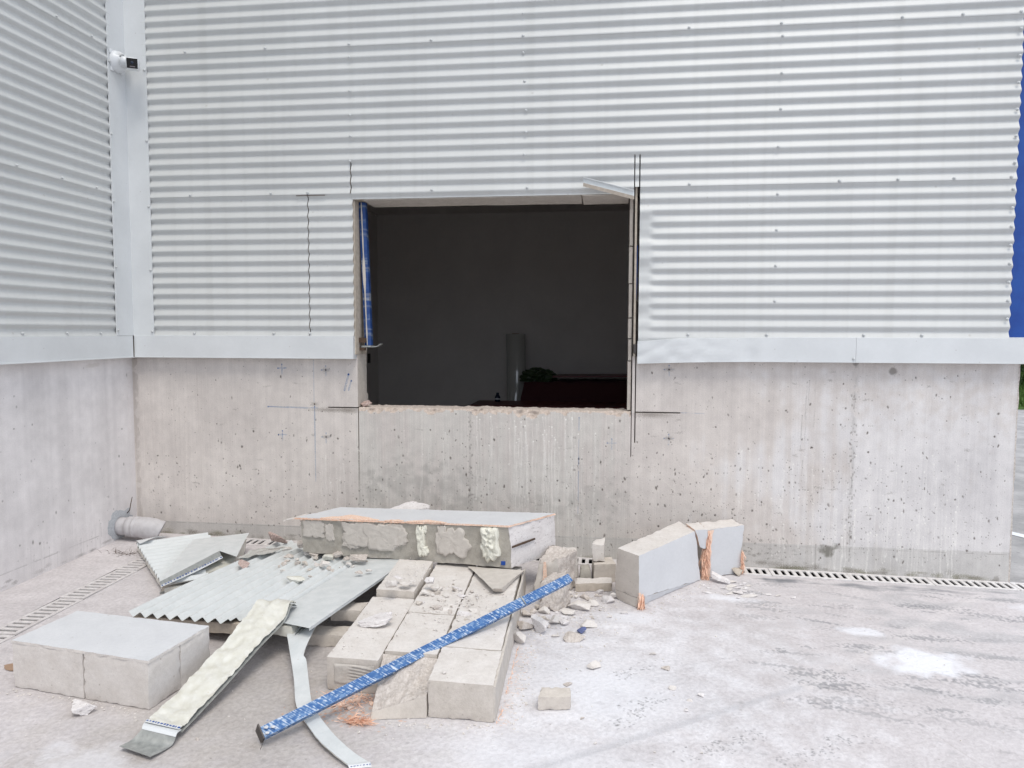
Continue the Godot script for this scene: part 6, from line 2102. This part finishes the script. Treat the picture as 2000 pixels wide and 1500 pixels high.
var rk_slabtop := [[2.428, 0.001, 1.643, 0.050, 0.055], [2.824, -0.014, 2.163, 0.026, 0.019], [2.373, 0.065, 1.405, 0.064, 0.069], [2.538, 0.045, 1.240, 0.050, 0.055], [2.567, 0.014, 1.246, 0.061, 0.044], [2.533, 0.014, 1.314, 0.054, 0.038], [2.786, -0.004, 1.541, 0.066, 0.036], [2.884, -0.005, 1.510, 0.051, 0.031], [2.826, -0.004, 1.480, 0.057, 0.026], [2.672, 0.003, 1.183, 0.045, 0.022], [2.642, 0.002, 1.305, 0.054, 0.022], [2.627, 0.001, 1.360, 0.043, 0.021], [2.722, 0.001, 1.290, 0.049, 0.022], [2.695, -0.001, 1.420, 0.037, 0.018], [2.423, 0.066, 1.318, 0.071, 0.022], [2.361, 0.068, 1.249, 0.050, 0.022], [2.453, 0.066, 1.273, 0.044, 0.017], [2.796, -0.002, 1.387, 0.042, 0.019], [2.916, -0.005, 1.470, 0.036, 0.018], [2.517, 0.000, 1.562, 0.020, 0.015], [2.595, -0.001, 1.581, 0.020, 0.015]]
var rk_panel := [[1.303, -0.022, 0.447, 0.130, 0.123], [1.310, -0.029, 0.928, 0.074, 0.074], [1.761, -0.011, 1.199, 0.097, 0.057], [1.540, 0.002, 0.569, 0.099, 0.079], [1.451, -0.007, 0.619, 0.059, 0.039], [1.677, -0.003, 0.735, 0.064, 0.045], [1.808, 0.013, 0.834, 0.075, 0.050], [1.833, 0.014, 0.769, 0.069, 0.057], [1.826, 0.011, 0.946, 0.067, 0.048], [2.014, 0.029, 0.896, 0.116, 0.049], [1.771, 0.003, 0.926, 0.043, 0.030], [1.857, 0.024, 0.745, 0.044, 0.051], [2.143, 0.034, 1.069, 0.041, 0.023], [2.097, 0.034, 1.112, 0.046, 0.020], [1.610, -0.003, 0.828, 0.044, 0.028], [1.545, -0.012, 0.829, 0.038, 0.025], [1.592, -0.015, 0.992, 0.030, 0.021], [1.811, -0.001, 1.117, 0.029, 0.018], [1.972, 0.019, 0.930, 0.036, 0.024], [1.906, 0.009, 1.023, 0.030, 0.021], [1.937, 0.009, 0.963, 0.027, 0.018], [1.519, -0.010, 0.733, 0.051, 0.029], [1.620, -0.001, 0.694, 0.045, 0.029], [1.928, 0.021, 0.842, 0.049, 0.028]]
var rk_shards := [[4.193, -0.170, 0.350, 0.142, 0.058], [4.255, -0.172, 0.413, 0.076, 0.025], [4.288, -0.173, 0.443, 0.051, 0.022], [4.335, -0.174, 0.435, 0.057, 0.025], [4.337, -0.176, 0.566, 0.104, 0.037], [4.267, -0.174, 0.518, 0.087, 0.022], [4.310, -0.175, 0.493, 0.062, 0.019], [4.227, -0.174, 0.543, 0.068, 0.019], [4.202, -0.172, 0.459, 0.050, 0.019], [4.324, -0.173, 0.373, 0.038, 0.022], [4.365, -0.174, 0.384, 0.038, 0.019], [4.090, -0.172, 0.550, 0.062, 0.019], [4.114, -0.171, 0.475, 0.038, 0.019], [4.237, -0.173, 0.470, 0.044, 0.019], [4.366, -0.176, 0.518, 0.037, 0.016], [4.456, -0.177, 0.519, 0.049, 0.012], [4.514, -0.179, 0.525, 0.049, 0.012], [4.599, -0.180, 0.544, 0.049, 0.012], [4.351, -0.173, 0.340, 0.032, 0.019], [4.273, -0.172, 0.335, 0.065, 0.026], [4.271, -0.176, 0.603, 0.043, 0.015], [4.089, -0.170, 0.425, 0.032, 0.019]]


func build_rubble() -> void:
	org = Vector3.ZERO
	var r := RandomNumberGenerator.new()
	r.seed = 900
	var named := {
		0: "single wedge of rubble on the open dusty floor, above the brick", 1: "slim pale piece lying by a scrap of blue film", 2: "flat pale flake beside the blue film scrap",
		3: "largest stone in front of the upended chunk, facets showing", 4: "three-cornered stone touching the long slab's right side", 5: "broad stone beside the three-cornered one by the long slab",
		8: "elongated stone lying under the blue angle's upper tip", 18: "brown stone at the standing slab's right foot by the grate", 19: "white wedge of plaster in front of the left slab"}
	for i in rk_ground.size():
		var q: Array = rk_ground[i]
		var w: float = q[3]
		var label: String = named.get(i, "small loose stone on the floor round the right side of the pile" if q[2] < 1.4 else "tiny stone lying out on the dusty floor")
		rock("rubble_stone", label, "stone", v(q[0], gy(q[0], q[2]) - 0.002, q[2] - w * 0.15), v(w, maxf(0.008, q[4] * 0.66), w * r.randf_range(0.65, 0.95)), r.randf_range(-0.4, 0.4), 1000 + i, M.foam_dull if i == 18 else ([M.block, M.broken, M.block, M.pumice][i % 4]), "" if named.has(i) else ("stones beside the pile" if q[2] < 1.4 else "stray stones on the floor"))
	for i in rk_slabtop.size():
		var q: Array = rk_slabtop[i]
		var w: float = q[3]
		var flat := i > 5
		rock("plaster_crumb", {0: "knobbly crumb in front of the white shard on the left block row", 2: "round white lump on the raised block near the panel", 3: "tilted square crumb at the raised block's right corner"}.get(i, "flat plaster crumb lying on top of the long slab"), "crumb", v(q[0], q[1] - 0.004, q[2] - w * 0.15), v(w, maxf(0.008, q[4] * (0.7 if not flat else 0.6)), w * 0.8), r.randf_range(-0.6, 0.6), 1100 + i, M.pumice if i % 3 == 0 else M.block, "" if i in [0, 2, 3] else "crumbs on the long slab", flat)
	for i in rk_panel.size():
		var q: Array = rk_panel[i]
		var w: float = q[3]
		var named_p := {0: "reddish lump of rubble at the panel's back by the wall", 1: "pink stone on the panel beside the blue lip", 2: "torn yellow foam lump on the ribs of the large panel", 3: "beige brick corner leaning against the top slab's left end", 9: "white flat crumb on the panel's flange under the top slab"}
		rock("panel_debris", named_p.get(i, "crumb of plaster on the ribs of the large panel"), "crumb", v(q[0], q[1] + 0.004, q[2] - w * 0.15), v(w, maxf(0.009, q[4] * 0.68), w * 0.8), r.randf_range(-0.6, 0.6), 1200 + i, M.rubble_pink if i < 2 else (M.foam if i == 2 or i == 6 else ([M.block, M.broken][i % 2])), "" if named_p.has(i) else "crumbs on the large panel")
	for i in rk_shards.size():
		var q: Array = rk_shards[i]
		var w: float = q[3]
		var o := rock("plaster_shard", {0: "long white shard leaning in the crack of the standing slab", 4: "largest white shard on the floor right of the standing slab"}.get(i, "thin white shard on the floor right of the standing slab"), "shard", v(q[0], gy(q[0], q[2]), q[2]), v(w, maxf(0.006, q[4] * 0.4), w * r.randf_range(0.35, 0.6)), r.randf_range(-0.5, 0.9), 1300 + i, M.pumice if i % 3 != 1 else M.block, "" if i in [0, 4] else "shards by the standing slab", true)
		if i == 0:
			o.rotation = Vector3(0.0, -0.7, -0.25)
			o.position.y += 0.02
	# many-sized broken bits banked round the pile
	var banks := [[46, 3.22, 0.98, 0.13, 0.14, 0.0, "broken bit in the heap below the blue angle's upper end"], [30, 3.40, 0.66, 0.10, 0.12, 0.0, "broken bit on the floor between pile and standing slab"], [34, 2.72, 1.36, 0.12, 0.13, 0.1595, "broken bit on the middle of the long slab"], [26, 1.72, 0.82, 0.20, 0.09, 0.165, "broken bit on the panel in front of the top slab"]]
	for bk in banks:
		for k in bk[0]:
			var x: float = bk[1] + clampf(r.randfn(), -1.8, 1.8) * bk[3]
			var z: float = bk[2] + clampf(r.randfn(), -1.8, 1.8) * bk[4]
			var h: float = bk[5]
			var y := gy(x, z) + h
			if bk[1] < 2.0:
				x = clampf(x, 1.35, 2.05)
				z = clampf(z, 0.72, 1.1)
				y = -0.043 + (x - 1.05) * 0.056 + 0.004
			elif h > 0.1:
				x = clampf(x, 2.53, 3.0)
			elif x < 3.08:
				x = 3.08 + r.randf() * 0.05
				y = gy(x, z)
			var w := 0.014 + 0.034 * pow(r.randf(), 2.0)
			rock("broken_bit", bk[6], "rubble bit", v(x, y - 0.001, z), v(w, w * r.randf_range(0.3, 0.7), w * r.randf_range(0.6, 1.0)), r.randf() * TAU, 2000 + k + int(bk[1] * 100.0), [M.block, M.broken, M.pumice, M.block_dull][k % 4], bk[6].replace("broken bit", "broken bits"), r.randf() < 0.4)
	# white shard on the left block row
	var sh := rock("plaster_shard", "broad white shard lying on the left block row of the long slab", "shard", gp(2.385, 1.70, 0.152), v(0.17, 0.028, 0.12), 0.35, 1400, M.pumice, "", true)
	sh.rotation.z = 0.12
	sh.position.y += 0.006
	rock("rubble_stone", "pinkish stone on the left end of the broken sill", "stone", v(1.765, OY0 + 0.004, -0.06), v(0.085, 0.045, 0.07), 0.3, 1401, M.rubble_pink)
	rock("film_scrap", "crumpled scrap of blue film on the floor by the pale pieces", "film", gp(3.365, 1.27), v(0.05, 0.03, 0.04), 0.5, 1402, std(Color(0.36, 0.40, 0.56), 0.6))
	rock("brown_scrap", "brown flat scrap at the far left edge of the floor", "scrap", gp(0.80, 2.12), v(0.09, 0.02, 0.06), 0.2, 1403, std(Color(0.62, 0.52, 0.44), 0.9))
	# clear film scrap on the ribs
	var fs := thing("film_sheet", "crumpled clear film lying on the ribs behind the flat panel", "film", v(1.25, -0.02, 0.62))
	ribbon("film", fs, [v(1.19, -0.022, 0.78), v(1.21, -0.012, 0.68), v(1.24, -0.015, 0.58)], [v(1.36, -0.012, 0.70), v(1.40, -0.004, 0.62), v(1.42, -0.010, 0.54)], 0.002, 0.012, 291, M.roll, 0.01, 6, 8, 0.4)
	# dry weeds by the pipe
	var wd := thing("dry_weeds", "tuft of dry dark weeds on the floor below the drain pipe", "weeds", gp(0.30, 0.46))
	fibres("stems", wd, 60, func(q): return [gp(0.24 + q.randfn() * 0.06, 0.50 + q.randfn() * 0.03, 0.003), v(q.randfn(), 0.35, q.randfn())], 0.05, 0.0015, 292, M.rust)
	for k in 16:
		var ox := 2.42 + r.randfn() * 0.06
		var oz := 2.16 + r.randfn() * 0.035
		var ow := r.randf_range(0.012, 0.035)
		rock("orange_crumb", "small orange plaster crumb on the floor by the torn block", "crumb", gp(ox, oz, -0.001), v(ow, ow * 0.4, ow * 0.7), r.randf() * TAU, 3000 + k, M.orange_crust, "orange crumbs by the torn block", true)
	# fine debris nobody could count
	var grit := MultiMeshInstance3D.new()
	var mm := MultiMesh.new()
	mm.transform_format = MultiMesh.TRANSFORM_3D
	mm.mesh = rock_mesh(v(1, 0.6, 0.8), 5)
	mm.mesh.surface_set_material(0, M.block)
	var spots := []
	for k in 500:      # banked along the feet of the slabs
		var t := r.randf()
		var e := absf(r.randfn()) * 0.03
		match k % 4:
			0: spots.append(gp(lerpf(3.68, 4.1, t) + e, lerpf(0.91, 0.34, t) + e))
			1: spots.append(gp(lerpf(2.56, 3.06, t), lerpf(2.30, 2.235, t) + e))
			2: spots.append(gp(lerpf(0.95, 1.63, t), lerpf(2.285, 2.37, t) + e))
			3: spots.append(gp(3.36 - e + 0.15 * r.randf(), 0.72 + e + 0.2 * r.randf()))
	for k in 900:      # round the right flank of the pile
		spots.append(gp(3.25 + r.randfn() * 0.16, 0.95 + r.randfn() * 0.22, 0.0))
	for k in 300:
		spots.append(gp(3.09 + absf(r.randfn()) * 0.05, r.randf_range(1.2, 2.3), 0.0))
	for k in 200:
		spots.append(gp(4.25 + r.randfn() * 0.16, 0.48 + r.randfn() * 0.09, 0.0))
	for k in 330:
		spots.append(gp(r.randf_range(0.7, 6.0), r.randf_range(0.4, 2.8), 0.0))
	for k in 420:      # on the long slab
		var z := 1.42 + r.randfn() * 0.16
		spots.append(gp(clampf(2.74 + r.randfn() * 0.13, 2.53, 3.02), clampf(z, 0.95, 1.9), 0.161))
	for k in 160:
		spots.append(gp(clampf(2.4 + r.randfn() * 0.06, 2.30, 2.49), clampf(1.1 + r.randfn() * 0.12, 0.85, 1.3), 0.206))
	for k in 90:
		spots.append(gp(clampf(2.38 + r.randfn() * 0.07, 2.29, 2.49), r.randf_range(1.36, 2.05), 0.151))
	for k in 200:
		spots.append(gp(r.randf_range(3.3, 3.55), r.randf_range(0.2, 0.7), 0.0))
	var real := []
	for s in spots:
		if s.z > 0.17 and s.x > 0.6:
			real.append(s)
	mm.instance_count = real.size()
	for k in real.size():
		var sc := 0.003 + 0.012 * pow(r.randf(), 3.0)
		mm.set_instance_transform(k, Transform3D(Basis(Vector3.UP, r.randf() * TAU).scaled(v(sc, sc * r.randf_range(0.5, 1.0), sc)), real[k] - v(0, 0.0005, 0)))
	grit.multimesh = mm
	grit.name = "plaster_grit"
	add_child(grit)
	grit.set_meta("kind", "stuff")
	grit.set_meta("label", "fine plaster grit scattered over floor and slabs")
	grit.set_meta("category", "grit")
	org = Vector3.ZERO

# ---------------------------------------------------------------- what shows past the right corner
func build_background() -> void:
	org = Vector3.ZERO
	var st := new_st()
	for q in [[[6.62, -1.42], [6.92, -0.98], [6.84, -0.93], [6.54, -1.36]], [[6.92, -0.98], [6.32, -0.02], [6.22, -0.02], [6.84, -0.93]]]:
		var p := []
		for w in q[0].size() + 2:
			p.append(gp(q[w][0], q[w][1], 0.004))
		quad(st, p[0], p[1], p[2], p[3], Vector3.UP)
	var o := commit(st, "painted_marking", M.road_paint, self)
	o.set_meta("kind", "structure")
	# verge: rising bank with a mat of grass
	var b := new_st(0)
	for i in 20:
		for j in 5:
			var P := []
			for d in [[0, 0], [1, 0], [1, 1], [0, 1]]:
				var x: float = 8.0 + (i + d[0]) * 1.2
				var k: float = j + d[1]
				P.append(v(x, gy(x, -12) + 0.02 + k * 0.14 + 0.04 * sin(x * 3.1 + k), -11.6 - k * 1.0))
			quad(b, P[0], P[1], P[2], P[3], Vector3.UP)
	var bank := commit(b, "grass_bank", M.grass, self)
	bank.set_meta("kind", "structure")
	var r := RandomNumberGenerator.new()
	r.seed = 33
	var g := new_st()
	for k in 9000:
		var x := r.randf_range(9.5, 16.0)
		var t := r.randf()
		var p := v(x, gy(x, -12) + t * 0.7, -11.6 - t * 5.0)
		var a := r.randf() * TAU
		var w := v(cos(a), 0, sin(a)) * 0.012
		tri(g, p - w, p + w, p + v(r.randfn() * 0.05, r.randf_range(0.08, 0.25), r.randfn() * 0.05), v(0, 0.2, 1))
	var go := commit(g, "grass", M.grass, self)
	go.set_meta("kind", "stuff")
	go.set_meta("label", "green grass on the bank beyond the building's right corner")
	go.set_meta("category", "grass")
	# shrub above the verge
	var sb := thing("shrub", "dark green shrub far behind the building's right corner", "shrub", v(13.2, 0.3, -14.0))
	var f := new_st()
	for k in 2600:
		var u := v(r.randfn(), r.randfn() * 0.7, r.randfn()) * 0.55
		var p := v(13.2, 1.15, -14.0) + u * v(1.6, 1.0, 0.7)
		if p.y < 0.35:
			continue
		var n := v(r.randfn(), r.randfn(), r.randfn()).normalized()
		var s := n.cross(Vector3.UP).normalized() * 0.05
		var t2 := s.cross(n).normalized() * 0.08
		quad(f, p - s, p + t2, p + s, p - t2, n)
	commit(f, "foliage", std(Color(0.17, 0.26, 0.10), 0.8), sb)
	var tk := new_st(0)
	for k in 4:
		tube(tk, [v(13.2, 0.2, -14.0), v(13.1 + 0.15 * k, 0.7, -14.0), v(12.7 + 0.35 * k, 1.4, -14.0 + 0.1 * k)], [0.05, 0.035, 0.012], 7)
	commit(tk, "stem", M.wood, sb)
